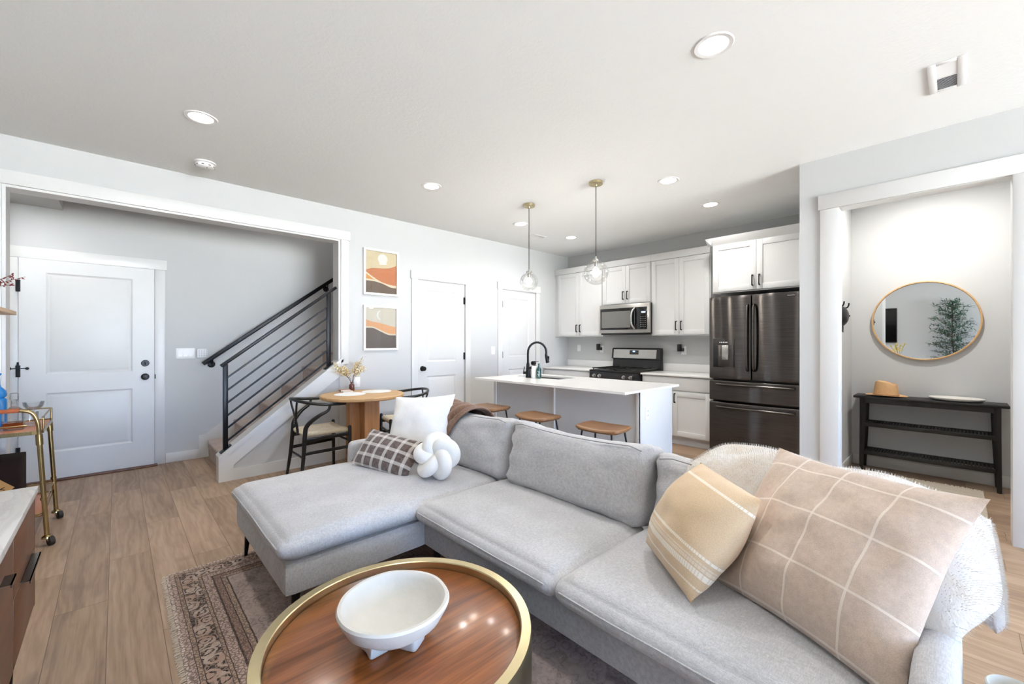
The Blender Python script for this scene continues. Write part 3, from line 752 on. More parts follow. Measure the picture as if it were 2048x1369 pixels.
def back(y0, y1, seed, x=1.665, h=0.385, tilt=14, sag=0.028):
    m = MB(); w = y1 - y0
    M = Matrix.Translation((x, (y0 + y1) / 2, 0.445)) @ Matrix.Rotation(radians(tilt), 4, 'Y')
    def fn(u, v, ww, p):
        p = p.copy()
        k = (1 - abs(v) ** 3) * (1 - abs(ww) ** 2.2)
        p.x += u * 0.045 * k
        if ww > 0: p.z -= sag * (1 - v * v) * ww * ww
        p.y += v * (-0.012 * (1 - abs(ww)) + 0.010 * ww)
        e = abs(v) ** 6 * 0.012
        p.x += e * nz((0, v * 3, ww * 5), 2.2, seed); p.x += 0.010 * nz((u, v * 2.0, ww * 2.2), 2.0, seed + 4); p.z += 0.006 * nz((u, v * 3, ww), 2, seed + 8)
        # slack creases at the ends
        p.x += u * 0.006 * abs(v) ** 3 * sin(ww * 11 + v * 4 + seed)
        return p
    m.rbox((0.10, 0, h / 2), (0.19, w, h), 0.055, (8, 30, 16), fn, M)
    o = m.build('back_cushion', M_sofa, sofa, angle=70)
    m = MB(); pts = []
    for k in range(41):
        v = -0.93 + 1.86 * k / 40; ww = 0.90 - (0.10 * max(0, abs(v) - 0.8) / 0.13)
        p = Vector((0.10 - 0.086 - 0.010, v * w / 2, h / 2 + ww * h / 2)); p = Vector((p.x - 0.045 * (1 - abs(v) ** 3) * (1 - abs(ww) ** 2.2) + 0.012 * 0, p.y, p.z - sag * (1 - v * v) * ww * ww))
        pts.append(M @ p)
    m.tube(pts, 0.0028, 6); m.build('piping', M_seam, o)
back(1.872, 2.865, 2.2); back(0.955, 1.862, 5.9); back(0.078, 0.945, 9.4, x=1.70, h=0.355)
def arm(y0, y1, name='armrest'):
    m = MB(); m.rbox((1.635, (y0 + y1) / 2, 0.385), (0.90, y1 - y0, 0.39), 0.036, (20, 6, 12), lambda u, v, w, p: p + Vector((0.02 * (abs(u) ** 3) * (-1 if u < 0 else 0) * (1 - w) * 0.3, 0, 0.003 * nz(p, 6, y0))))
    m.build(name, M_sofa, sofa, angle=60)
arm(2.875, 2.965); arm(-0.012, 0.070)
m = MB(); m.rbox((2.045, 1.48, 0.42), (0.085, 2.80, 0.46), 0.03, (5, 30, 10)); m.build('back_frame', M_sofa, sofa, angle=60)
for x, y, dx in ((0.575, 2.90, -0.015), (0.575, 1.99, -0.015), (1.24, 0.08, -0.01), (2.03, 0.08, 0.01), (2.03, 2.90, 0.01), (1.22, 1.86, -0.01), (1.24, 2.90, 0)):
    m = MB(); m.tube([(x + dx, y, 0.009), (x, y, 0.192)], [0.009, 0.02], 12); m.build('leg', M_black, sofa)

# ------------------------------------------------------------------ cushions
def pillow_mesh(w, h, th, N=34, dog=0.06, wr=0.012, seed=0.0, bend=0.0, droop=0.0):
    """front face -y, width x, height z ; returns MB with uv on both faces"""
    m = MB()
    def P(side):
        def f(a, b):
            u = a * 2 - 1; v = b * 2 - 1
            # concave edges, pulled corners
            x = u * w / 2 * (1 - dog * (1 - v * v) * abs(u) ** 2)
            z = v * h / 2 * (1 - dog * (1 - u * u) * abs(v) ** 2)
            k = max(0.0, (1 - abs(u) ** 2.2)) ** 0.62 * max(0.0, (1 - abs(v) ** 2.2)) ** 0.62
            y = side * th / 2 * k
            e = (1 - abs(u) ** 4) * (1 - abs(v) ** 4)
            q = Vector((x * 7, z * 7, side * 3 + seed))
            y += wr * e * nz(q, 1.0, seed) + wr * 0.5 * e * nz(q, 2.3, seed + 3)
            y += wr * 0.9 * max(abs(u), abs(v)) ** 3 * e * sin((u * 9 - v * 7) + seed * 2)
            y += bend * u * u * w + droop * (v < 0) * v * v * h
            return (x, y, z)
        return f
    A = m.grid(P(-1), N, N); B = m.grid(P(1), N, N)
    bmesh.ops.remove_doubles(m.bm, verts=m.bm.verts, dist=1e-5)
    return m
def pillow(name, label, mat, w, h, th, c, yaw, tilt, roll, group=None, **kw):
    M = Matrix.Translation(c) @ Matrix.Rotation(radians(yaw), 4, 'Z') @ Matrix.Rotation(radians(tilt), 4, 'X') @ Matrix.Rotation(radians(roll), 4, 'Y')
    m = pillow_mesh(w, h, th, **kw)
    o = m.build(name, mat, None, angle=70, M=M)
    return tag(o, label, 'cushion', group)
pillow('throw_pillow', 'plain white linen cushion standing at the corner of the chaise', M_white_linen, 0.47, 0.50, 0.14, (1.555, 2.60, 0.675), -58, -32, -4.5, seed=1.0, dog=0.07, wr=0.008)
pillow('lumbar_pillow', 'brown and cream plaid lumbar cushion lying on the chaise', M_plaid, 0.50, 0.26, 0.12, (1.285, 2.545, 0.556), -69.4, -40, 6, seed=3.0, dog=0.04, wr=0.007)
pillow('throw_pillow', 'large taupe windowpane check cushion against the white fur throw', M_bigcheck, 0.575, 0.555, 0.22, (1.555, 0.272, 0.668), -115, -40, -0.8, seed=5.0, dog=0.08, wr=0.022, N=44)
pillow('throw_pillow', 'tan cushion with white woven stripes leaning on the large check cushion', M_tanpillow, 0.375, 0.385, 0.24, (1.49, 0.628, 0.637), -129, -35, 2, seed=7.0, dog=0.01, wr=0.010)
# knotted ball cushion : closed turk's head braid
m = MB(); pts = []; n = 260
M = Matrix.Translation((1.415, 2.165, 0.586)) @ Matrix.Rotation(radians(-58), 4, 'Z') @ Matrix.Rotation(radians(60), 4, 'X') @ Matrix.Rotation(radians(20), 4, 'Z')
for k in range(n):
    a = 4 * pi * k / n
    r = 0.069 + 0.037 * cos(5 * a / 2); z = 0.043 * sin(5 * a / 2)
    pts.append(M @ Vector((r * cos(a), r * sin(a), z)))
m.tube(pts, 0.042, 18, closed=True)
tag(m.build('knot_cushion', M_white_jersey, None, angle=80), 'round white knotted ball cushion on the chaise', 'cushion')

# ------------------------------------------------------------------ throws
def path_at(P, t):
    """point on polyline P at normalised arc length t"""
    L = [0.0]
    for a, b in zip(P, P[1:]): L.append(L[-1] + (b - a).length)
    d = t * L[-1]
    for i in range(len(P) - 1):
        if d <= L[i + 1] or i == len(P) - 2:
            s = (d - L[i]) / max(1e-9, L[i + 1] - L[i]); return P[i] + (P[i + 1] - P[i]) * min(1, max(0, s))
# brown throw draped over the far end of the sofa back
prof = spline([Vector(p) for p in ((1.632, 0, 0.50), (1.650, 0, 0.62), (1.69, 0, 0.75), (1.76, 0, 0.820), (1.86, 0, 0.832), (1.935, 0, 0.80), (1.985, 0, 0.73), (2.03, 0, 0.675), (2.10, 0, 0.655), (2.118, 0, 0.50))], 6)
def fbrown(u, v):
    p = path_at(prof, u)
    yr = 2.44 - 0.16 * min(1.0, u / 0.35) + 0.02 * sin(u * 7)      # right edge slants over the top
    y = yr + v * (2.80 - yr)
    f = 0.012 * sin(v * 21 + u * 3.0) + 0.009 * sin(v * 47 + u * 6 + 1) + 0.006 * nz((u * 4, v * 9, 0), 1, 2)
    d = Vector((-1, 0, 0)) if u < 0.25 else (Vector((0, 0, 1)) if u < 0.62 else Vector((1, 0, 0)))
    return p + Vector((0, y, 0)) + Vector((0, 0, -0.022 * (1 - v))) + (Vector((-0.3, 0, 0.8)) if u < 0.62 else d) * (f * (0.5 if u < 0.3 else 0.9) + 0.006)
m = MB(); m.slab(fbrown, 60, 60, 0.012)
tag(m.build('throw_blanket', M_brown_knit, None, angle=80), 'brown knitted throw draped over the sofa back behind the white cushion', 'blanket')
# thick cream fur throw folded over the near end of the sofa back
def fur_fn(off):
    def f(u, v):
        # u : front hem -> over the top -> rear hem ; v : far end -> near end hanging past the arm
        s = u
        x = 1.60 + 0.60 * s - 0.16 * (1 - s) * max(0.0, min(1.0, (v - 0.40) / 0.30))
        zt = 0.803 + 0.012 * nz((v * 5, s * 3, 0), 1, 3)
        y0 = 0.80; a1 = 0.74; R = 0.12
        a = v * (0.80 + 0.50 * s)          # arc length along the sofa, far to near
        nf = max(0.0, min(1.0, (a - 0.45) / 0.3))
        if a < a1: y = y0 - a; dz = 0.0
        else:
            q = (a - a1) / R
            if q < pi / 2: y = y0 - a1 - R * sin(q); dz = R * (1 - cos(q))
            else: k = a - a1 - R * pi / 2; y = y0 - a1 - R - 0.10 * k; dz = R + k
        zt -= 0.035 * max(0.0, min(1.0, (a - 0.40) / 0.34))
        if a < 0.14: zt -= 0.09 * ((0.14 - a) / 0.14) ** 2
        dr = 0.30 * max(0.0, (0.42 - s) / 0.42) ** 1.7 * (1 - 0.3 * nf) + 0.42 * max(0.0, (s - 0.66) / 0.34) ** 1.8 * max(0.0, 1 - max(0.0, a - a1) * 6)
        z = zt - dr - dz
        f_ = 0.010 * sin(a * 17 + s * 5) + 0.014 * nz((s * 5, a * 5, off * 9), 1, 6)
        xx = x + (0.03 * nz((a * 4, s, 0), 1, 8))
        h = min(1.0, max(0.0, a - a1) / 0.12)
        return Vector((xx, y + off * 0.9 * h, z + f_ - off * (1 - h)))
    return f
m = MB(); m.slab(fur_fn(0.0), 44, 70, 0.050)
m.slab(lambda u, v: fur_fn(0.055)(0.06 + 0.88 * u, 0.02 + 0.955 * v), 40, 60, 0.040)
fur = tag(m.build('fur_throw', M_fur, None, angle=85), 'thick cream faux fur throw folded over the near end of the sofa back', 'blanket')
fm = fur.modifiers.new('pile', 'PARTICLE_SYSTEM'); ps = fm.particle_system.settings
ps.type = 'HAIR'; ps.count = 40000; ps.hair_length = 0.011; ps.hair_step = 2; ps.render_step = 2
ps.root_radius = 0.6; ps.tip_radius = 0.15; ps.radius_scale = 0.0016; ps.emit_from = 'FACE'; ps.use_even_distribution = True

# ================================================================== RUG, COFFEE TABLE, BOWL
m = MB(); m.box(0, RW, -RL, 0, 0, 0.008, 0.003)
rug = m.build('area_rug', M_rug); rug.location = (0.192, 2.950, 0.0005)
tag(rug, 'faded persian style rug in brown, pink and navy under the sofa and coffee table', 'rug')
m = MB(); random.seed(4)
for k in range(520):
    y = -RL + RL * (k + random.random()) / 520; L = 0.012 + 0.012 * random.random()
    m.tube([(0.192 + 0.003, 2.95 + y, 0.005), (0.192 - L * 0.6, 2.95 + y + random.uniform(-.004, .004), 0.004), (0.192 - L, 2.95 + y + random.uniform(-.007, .007), 0.0022)], 0.0016, 4)
for k in range(160):
    x = RW * (k + random.random()) / 160; L = 0.004 + 0.006 * random.random()
    m.tube([(0.192 + x, 2.947, 0.005), (0.192 + x + random.uniform(-.003, .003), 2.95 + L, 0.003)], 0.0015, 4)
f = m.build('fringe', M_fringe, rug); f['kind'] = 'stuff'

CT = (0.644, 1.186)
ct = thing('coffee_table', 'round drum coffee table with brass rim and inset reddish wood top', 'coffee table', (CT[0], CT[1], 0.0085))
m = MB(); R = 0.408
m.lathe([(R - 0.004, 0.012), (R, 0.02), (R, 0.393), (R - 0.003, 0.4), (R - 0.031, 0.4), (R - 0.034, 0.397), (R - 0.034, 0.012), (R - 0.004, 0.012)], (*CT, 0), 96)
m.build('brass_rim', M_brass, ct)
m = MB(); m.lathe([(0, 0.350), (R - 0.035, 0.350), (R - 0.035, 0.372), (R - 0.040, 0.375), (0, 0.375)], (*CT, 0), 96); m.build('wood_top', M_acacia, ct)
m = MB(); m.lathe([(0, 0.0085), (R - 0.02, 0.0085), (R - 0.02, 0.012), (0, 0.012)], (*CT, 0), 64); m.build('plinth', M_black, ct)
B = (0.612, 1.168)
bowl = thing('footed_bowl', 'rough white plaster footed bowl on the coffee table', 'bowl', (*B, 0.3755))
m = MB()
prof = [(0.0, 0.026), (0.05, 0.028), (0.10, 0.042), (0.140, 0.072), (0.161, 0.108), (0.165, 0.119), (0.161, 0.126), (0.152, 0.126), (0.145, 0.119), (0.140, 0.108), (0.122, 0.076), (0.09, 0.054), (0.045, 0.043), (0.0, 0.041)]
m.lathe(prof, (*B, 0.3755), 72)
for v_ in m.bm.verts:
    p = v_.co; k = 0.0040; v_.co = p + Vector((nz(p, 9, 1), nz(p, 9, 2), nz(p, 11, 3))) * k
m.build('bowl_body', M_ceramic, bowl)
for a in (182, 300, 62):
    m = MB(); M = Matrix.Translation((*B, 0.3755)) @ Matrix.Rotation(radians(a), 4, 'Z')
    m.rbox((0.062, 0, 0.0195), (0.056, 0.066, 0.037), 0.008, (6, 6, 6), lambda u, v, w, p: p + Vector((0.004 * nz(p, 30, a), 0.004 * nz(p, 30, a + 2), 0)), M); m.build('foot', M_ceramic, bowl)

# ================================================================== DINING CORNER
TX, TY, TZ, TR = 1.815, 4.12, 0.755, 0.402
dt = thing('dining_table', 'round light oak pedestal dining table beside the stair wall', 'table', (TX, TY, 0))
m = MB(); m.lathe([(0, TZ - 0.034), (TR - 0.012, TZ - 0.034), (TR, TZ - 0.026), (TR, TZ - 0.006), (TR - 0.006, TZ), (0, TZ)], (TX, TY, 0), 96); m.build('tabletop', M_oak, dt)
m = MB(); m.box(TX - 0.155, TX - 0.0505, TY - 0.05, TY + 0.05, 0.0, TZ - 0.034, 0.004); m.box(TX + 0.0505, TX + 0.155, TY - 0.05, TY + 0.05, 0, TZ - 0.034, 0.004); m.build('pedestal_panel', M_oakv, dt)
m = MB(); m.box(TX - 0.05, TX + 0.05, TY - 0.155, TY + 0.155, 0.0, TZ - 0.034, 0.004); m.build('pedestal_panel', M_oakv, dt)
def mat(x, y, label):
    m = MB(); m.lathe([(0, 0.0005), (0.148, 0.0005), (0.150, 0.002), (0.148, 0.0045), (0, 0.0045)], (x, y, TZ), 64); return tag(m.build('placemat', M_white_linen), label, 'placemat', 'round placemats on the dining table')
mat(1.70, 4.26 - 0.10, 'round white placemat on the near left side of the oak table'); mat(2.005, 4.21, 'round white placemat on the side of the oak table nearest the doors')
# vase with dried stems
VX, VY = 1.835, 4.445
vase = thing('bud_vase', 'small amber glass vase with dried cream blossom on the oak table', 'vase', (VX, VY, TZ))
m = MB(); m.lathe([(0, 0.001), (0.026, 0.001), (0.028, 0.004), (0.028, 0.062), (0.024, 0.072), (0.014, 0.077), (0.0135, 0.088), (0.018, 0.091), (0.018, 0.095), (0.012, 0.095), (0.012, 0.075), (0.0, 0.07)], (VX, VY, TZ), 36); m.build('bottle', M_ambervase, vase)
random.seed(11)
st = MB(); fl = MB()
for (dx, dy, h, f) in ((-0.13, 0.02, 0.16, 1), (-0.07, 0.06, 0.19, 1), (0.06, -0.02, 0.22, 1), (0.10, -0.05, 0.29, 0.4), (0.12, -0.02, 0.17, 1), (-0.17, 0.01, 0.21, 0.8)):
    P0 = Vector((VX, VY, TZ + 0.075)); P1 = P0 + Vector((dx * 0.35, dy * 0.35, h * 0.5)); P2 = P0 + Vector((dx, dy, h))
    c = spline([P0, P1, P2], 7); st.tube(c, [0.0022 - 0.0011 * k / (len(c) - 1) for k in range(len(c))], 6)
    for k in range(int(150 * f)):
        q = path_at(c, random.uniform(0.5, 1.0)); d = Vector((random.gauss(0, 1), random.gauss(0, 0.6), random.gauss(0.1, 0.8))).normalized()
        q2 = q + d * random.uniform(0.008, 0.034)
        if k % 3 == 0: st.tube([q, q2], 0.0008, 4)
        fl.leaf(q2, (random.gauss(0, 1), random.gauss(0, 1), random.gauss(0, 1)), (0.3, 0.2, 1), random.uniform(0.016, 0.027), random.uniform(0.012, 0.018))
st.build('stems', M_twig, vase); f = fl.build('blossom', M_dried, vase, recalc=False)
# books
def book(x, y, z, w, d, h, rz, cov, label):
    th = thing('book', label, 'book', (0, 0, 0), 'books on the oak table')
    m = MB(); m.box(-w / 2, w / 2, -d / 2, d / 2, 0.0, 0.002); m.box(-w / 2, w / 2, -d / 2, d / 2, h - 0.002, h); m.box(-w / 2, -w / 2 + 0.002, -d / 2, d / 2, 0.002, h - 0.002); m.build('cover', cov, th)
    m = MB(); m.box(-w / 2 + 0.002, w / 2 - 0.004, -d / 2 + 0.003, d / 2 - 0.003, 0.002, h - 0.002); m.build('pages', M_paper, th)
    return place(th, (x, y, z), rz)
book(1.745, 4.365, TZ + 0.0005, 0.11, 0.085, 0.013, 8, M_paper, 'pale book lying under the brown one on the oak table')
book(1.73, 4.37, TZ + 0.014, 0.10, 0.08, 0.016, -6, M_bookc, 'small pinkish brown book on top by the amber vase')
def wishbone(label):
    th = thing('dining_chair', label, 'chair', (0, 0, 0), 'black wishbone chairs at the oak table')
    for s in (-1, 1):
        m = MB(); m.tube([(0.195, s * 0.212, 0), (0.192, s * 0.211, 0.25), (0.19, s * 0.21, 0.465), (0.19, s * 0.21, 0.476), (0.19, s * 0.21, 0.479)], [0.013, 0.017, 0.0165, 0.012, 0.004], 14); m.build('leg', M_chairblack, th)
        m = MB(); c = spline([(-0.25, s * 0.205, 0), (-0.222, s * 0.19, 0.22), (-0.205, s * 0.178, 0.43), (-0.188, s * 0.188, 0.52), (-0.11, s * 0.232, 0.60), (-0.03, s * 0.258, 0.65), (-0.012, s * 0.262, 0.705)], 6)
        n = len(c); m.tube(c, [0.012 + 0.008 * sin(pi * min(1, 1.15 * k / (n - 1))) for k in range(n)], 12); m.build('leg', M_chairblack, th)
    m = MB()
    R = spline([(0.13, -0.262, 0.700), (0.04, -0.268, 0.703), (-0.07, -0.262, 0.710), (-0.18, -0.21, 0.726), (-0.245, -0.11, 0.742), (-0.262, 0, 0.748), (-0.245, 0.11, 0.742), (-0.18, 0.21, 0.726), (-0.07, 0.262, 0.710), (0.04, 0.268, 0.703), (0.13, 0.262, 0.700)], 7)
    m.tube(R, [0.0145] * len(R), 12); m.build('top_rail', M_chairblack, th)
    m = MB(); m.tube(spline([(-0.212, 0, 0.42), (-0.222, 0, 0.50), (-0.232, 0, 0.56)], 5), 0.012, 10)
    for s in (-1, 1): m.tube(spline([(-0.228, 0, 0.545), (-0.236, s * 0.03, 0.61), (-0.246, s * 0.075, 0.69), (-0.248, s * 0.10, 0.742)], 6), 0.0095, 10)
    m.build('y_splat', M_chairblack, th)
    m = MB()
    for s in (-1, 1):
        m.bar((0.19, s * 0.21, 0.40), (-0.205, s * 0.178, 0.385), 0.016, 0.034, bev=0.004); m.bar((0.193, s * 0.211, 0.275), (-0.215, s * 0.185, 0.265), 0.014, 0.030, bev=0.004)
    m.cyl((0.19, -0.21, 0.33), (0.19, 0.21, 0.33), 0.010, seg=12); m.cyl((-0.21, -0.18, 0.22), (-0.21, 0.18, 0.22), 0.010, seg=12)
    m.build('stretchers', M_chairblack, th)
    m = MB()
    def fn(u, v, w, p):
        p = p.copy(); p.y *= 1 - 0.085 * (1 - u)
        p.z -= 0.016 * (1 - v * v) * (1 - 0.5 * u * u) * (w > 0) * 1.0
        p.z += 0.003 * sin(18 * max(abs(u), abs(v)) * pi) * (abs(w) > 0.5)
        return p
    m.rbox((-0.008, 0, 0.437), (0.40, 0.40, 0.040), 0.018, (26, 26, 6), fn); m.build('woven_seat', M_cream, th)
    return th
c1 = wishbone('black wishbone chair with woven seat on the stair side of the oak table'); place(c1, (1.445, 4.22, 0), 0)
c2 = dup(c1); c2['label'] = 'black wishbone chair on the door side of the oak table, partly behind the white cushion'; place(c2, (2.30, 4.18, 0), 167)

# pictures
def picture(x0, x1, z0, z1, label, night):
    y = YN; th = thing('framed_print', label, 'picture', ((x0 + x1) / 2, y, (z0 + z1) / 2), 'framed dune prints'); fw = 0.024
    m = MB(); d0 = y - 0.028
    m.box(x0, x1, d0, y - 0.001, z1 - fw, z1, 0.002); m.box(x0, x1, d0, y - 0.001, z0, z0 + fw, 0.002); m.box(x0, x0 + fw, d0, y - 0.001, z0 + fw, z1 - fw); m.box(x1 - fw, x1, d0, y - 0.001, z0 + fw, z1 - fw); m.build('frame', M_plastic, th)
    m = MB(); a, b, c, d = x0 + fw, x1 - fw, z0 + fw, z1 - fw; w = b - a; h = d - c; yy = y - 0.010
    lay = [0]
    def poly(pts, mi):
        m.mi = mi; lay[0] += 1; q = yy - 0.00025 * lay[0]
        f = m._f([m.bm.verts.new((a + u * w, q, c + v * h)) for u, v in pts])
    def hill(curve, mi, bottom=0.0): poly([(0, bottom)] + curve + [(1, bottom)], mi)
    def cv(P, n=10): return [(p.x, min(1, max(0, p.y))) for p in spline([(u, v, 0) for u, v in P], n)]
    m.mi = 0; m.box(a, b, yy, y - 0.002, c, d)
    if not night:
        poly([(0.55 + 0.155 * cos(2 * pi * k / 28), 0.83 + 0.125 * sin(2 * pi * k / 28)) for k in range(28)], 1)
        hill(cv([(0, 0.525), (0.2, 0.585), (0.45, 0.60), (0.75, 0.63), (1, 0.71)]), 2); hill(cv([(0, 0.50), (0.25, 0.38), (0.5, 0.28), (0.8, 0.225), (1, 0.215)]), 4)
        hill(cv([(0, 0.46), (0.12, 0.40), (0.26, 0.325), (0.3, 0.315), (0.6, 0.10), (1, 0.0)]), 5); hill(cv([(0, 0.325), (0.3, 0.315), (0.5, 0.28), (0.75, 0.20), (1, 0.165)]), 4)
        hill(cv([(0, 0.285), (0.3, 0.275), (0.55, 0.235), (0.8, 0.165), (1, 0.155)]), 3)
    else:
        k1_ = 0; k1 = [(0.47 + 0.105 * cos(t_), 0.82 + 0.115 * sin(t_)) for t_ in [radians(60 + 240 * k / 20) for k in range(21)]]; k2 = [(0.525 + 0.075 * cos(t_), 0.82 + 0.10 * sin(t_)) for t_ in [radians(290 - 220 * k / 20) for k in range(21)]]
        m.mi = 1; lay[0] += 1; q = yy - 0.00025 * lay[0]; k2 = k2[::-1]
        A = [m.bm.verts.new((a + u * w, q, c + v * h)) for u, v in k1]; B_ = [m.bm.verts.new((a + u * w, q, c + v * h)) for u, v in [(0.50 + 0.075 * cos(radians(62 + 236 * k / 20)), 0.82 + 0.102 * sin(radians(62 + 236 * k / 20))) for k in range(21)]]
        m.strip(A, B_, closed=False)
        hill(cv([(0, 0.715), (0.2, 0.66), (0.5, 0.62), (0.8, 0.56), (1, 0.53)]), 2); hill(cv([(0, 0.535), (0.25, 0.53), (0.5, 0.45), (0.75, 0.37), (1, 0.355)]), 4); hill(cv([(0, 0.50), (0.25, 0.495), (0.5, 0.41), (0.75, 0.33), (1, 0.32)]), 3)
    N_ = [plain('print_sand', (222, 200, 166) if not night else (222, 208, 192), 0.7), plain('print_white', (236, 232, 226), 0.7), plain('print_rust', (200, 122, 82) if not night else (236, 170, 124), 0.7),
          plain('print_umber', (112, 92, 80) if not night else (112, 98, 92), 0.7), plain('print_cream', (230, 212, 190), 0.7), plain('print_ochre', (218, 152, 86), 0.7)]
    m.build('print', N_, th, recalc=False)
    m = MB(); m.box(a, b, y - 0.0185, y - 0.016, c, d); m.build('glazing', M_pane, th)
picture(2.024, 2.456, 1.822, 2.352, 'upper framed dune print with a round sun', False)
picture(2.024, 2.450, 1.185, 1.700, 'lower framed dune print with a crescent moon', True)

# stair railing
rl = thing('stair_railing', 'black metal stair railing with thin sloping bars on the stair wall', 'railing', (0.74, YN + 0.055, 0.3))
ya = YN + 0.055
def zr(x, off): return off + (x - 0.724) * SL
pa, pb = 0.735, 1.668
for x in (pa, pb):
    m = MB(); b = kz(x) + 0.026; m.box(x - 0.019, x + 0.019, ya - 0.019, ya + 0.019, b - 0.01, zr(x, 1.075) - 0.01, 0.003)
    m.prism([(x - 0.042, kz(x - 0.042) + 0.0235), (x + 0.042, kz(x + 0.042) + 0.0235), (x + 0.042, kz(x + 0.042) + 0.032), (x - 0.042, kz(x - 0.042) + 0.032)], 1, ya - 0.04, ya + 0.04); m.build('post', M_black, rl, angle=25)
m = MB(); m.bar((0.70, ya, zr(0.70, 1.075)), (1.745, ya, zr(1.745, 1.075)), 0.045, 0.028, bev=0.004); m.bar((1.742, ya, zr(1.742, 1.075)), (1.742, ya, zr(1.742, 1.0)), 0.04, 0.01); m.bar((0.703, ya, zr(0.70, 1.08)), (0.703, ya, zr(0.70, 1.05)), 0.045, 0.012); m.build('handrail', M_black, rl)
for k in range(6):
    off = 0.34 + k * 0.1175
    m = MB(); m.bar((pa + 0.01, ya, zr(pa + 0.01, off)), (pb - 0.01, ya, zr(pb - 0.01, off)), 0.014, 0.016); m.build('bar', M_black, rl)
wr = thing('wall_handrail', 'black handrail fixed along the foyer wall above the stairs', 'handrail', (0.70, YF, 1.05))
yw = YF - 0.075
m = MB(); m.bar((0.690, yw, 1.040), (3.0, yw, 1.040 + 2.31 * 0.765), 0.036, 0.042, bev=0.004); m.build('rail', M_black, wr)
for x in (0.775, 2.02, 2.9):
    z = 1.040 + (x - 0.69) * 0.765
    m = MB(); M = Matrix.Translation((x, YF, z - 0.075)) @ Matrix.Rotation(radians(90), 4, 'X'); m.lathe([(0, 0.001), (0.036, 0.001), (0.036, 0.008), (0.012, 0.014), (0, 0.014)], seg=24); bmesh.ops.transform(m.bm, matrix=M, verts=m.bm.verts)
    m.tube(spline([(x, YF - 0.01, z - 0.075), (x, YF - 0.05, z - 0.07), (x, yw, z - 0.045), (x, yw, z - 0.015)], 5), 0.008, 8); m.build('bracket', M_black, wr)

# plates on the walls
def plate(x, z, y, n, label, name='light_switch', cat='switch'):
    w = 0.07 + 0.046 * (n - 1); th = thing(name, label, cat, (x, y, z))
    m = MB(); m.box(x - w / 2, x + w / 2, y - 0.006, y - 0.0005, z - 0.057, z + 0.057, 0.003); m.build('plate', M_plastic, th)
    for k in range(n):
        xx = x + (k - (n - 1) / 2) * 0.046
        m = MB()
        if name == 'light_switch': m.prism([(y - 0.006, z - 0.033), (y - 0.0105, z - 0.033), (y - 0.0075, z + 0.033), (y - 0.006, z + 0.033)], 0, xx - 0.0165, xx + 0.0165); m.build('rocker', M_plastic, th)
        else: m.box(xx - 0.017, xx + 0.017, y - 0.0085, y - 0.006, z - 0.034, z + 0.034, 0.002); m.build('outlet_face', M_plastic, th)
    return th
plate(0.545, 1.156, YF, 3, 'white triple light switch on the foyer wall beside the front door')
plate(3.967, 1.158, YN, 1, 'white single light switch between the two panelled closet doors')
plate(1.958, 0.832, YN, 1, 'white wall outlet behind the oak table', 'wall_outlet', 'outlet')
th = thing('keypad', 'white keypad mounted beside the triple switch in the foyer', 'keypad', (0.69, YF, 1.156))
m = MB(); m.box(0.643, 0.737, YF - 0.022, YF - 0.0005, 1.108, 1.204, 0.006); m.build('case', M_plastic, th)
for r_ in range(4):
    for q in range(4):
        m = MB(); xx = 0.657 + q * 0.0215; zz = 1.122 + r_ * 0.021; m.box(xx, xx + 0.014, YF - 0.024, YF - 0.021, zz, zz + 0.012, 0.002); m.build('key', M_island, th)

# ================================================================== KITCHEN
CZ = 0.875
def pull(parent, x, y, z, L=0.115, vert=True, name='handle'):
    """small black bow handle on a face looking towards -x"""
    m = MB(); h = L / 2
    if vert:
        m.bar((x - 0.028, y, z - h), (x - 0.028, y, z + h), 0.011, 0.011, (1, 0, 0), 0.002)
        for s in (-1, 1): m.bar((x - 0.030, y, z + s * (h - 0.006)), (x, y, z + s * (h - 0.002)), 0.012, 0.014, (0, 0, 1), 0.002)
    else:
        m.bar((x - 0.028, y - h, z), (x - 0.028, y + h, z), 0.011, 0.011, (1, 0, 0), 0.002)
        for s in (-1, 1): m.bar((x - 0.030, y + s * (h - 0.006), z), (x, y + s * (h - 0.002), z), 0.012, 0.014, (0, 0, 1), 0.002)
    return m.build(name, M_black, parent)
def shaker(parent, xf, y0, y1, z0, z1, name='door', hy=None, hz=None, vert=True, slab=False, rail=0.06):
    m = MB(); th = 0.02; g = 0.0015
    y0 += g; y1 -= g; z0 += g; z1 -= g
    if slab: m.box(xf, xf + th, y0, y1, z0, z1, 0.002)
    else:
        m.box(xf + 0.009, xf + th, y0, y1, z0, z1)
        m.box(xf, xf + 0.009, y0, y0 + rail, z0, z1, 0.0015); m.box(xf, xf + 0.009, y1 - rail, y1, z0, z1, 0.0015)
        m.box(xf, xf + 0.009, y0 + rail, y1 - rail, z0, z0 + rail, 0.0015); m.box(xf, xf + 0.009, y0 + rail, y1 - rail, z1 - rail, z1, 0.0015)
    o = m.build(name, M_cab, parent, angle=25)
    if hy is not None: pull(o, xf, hy, hz, vert=vert)
    return o
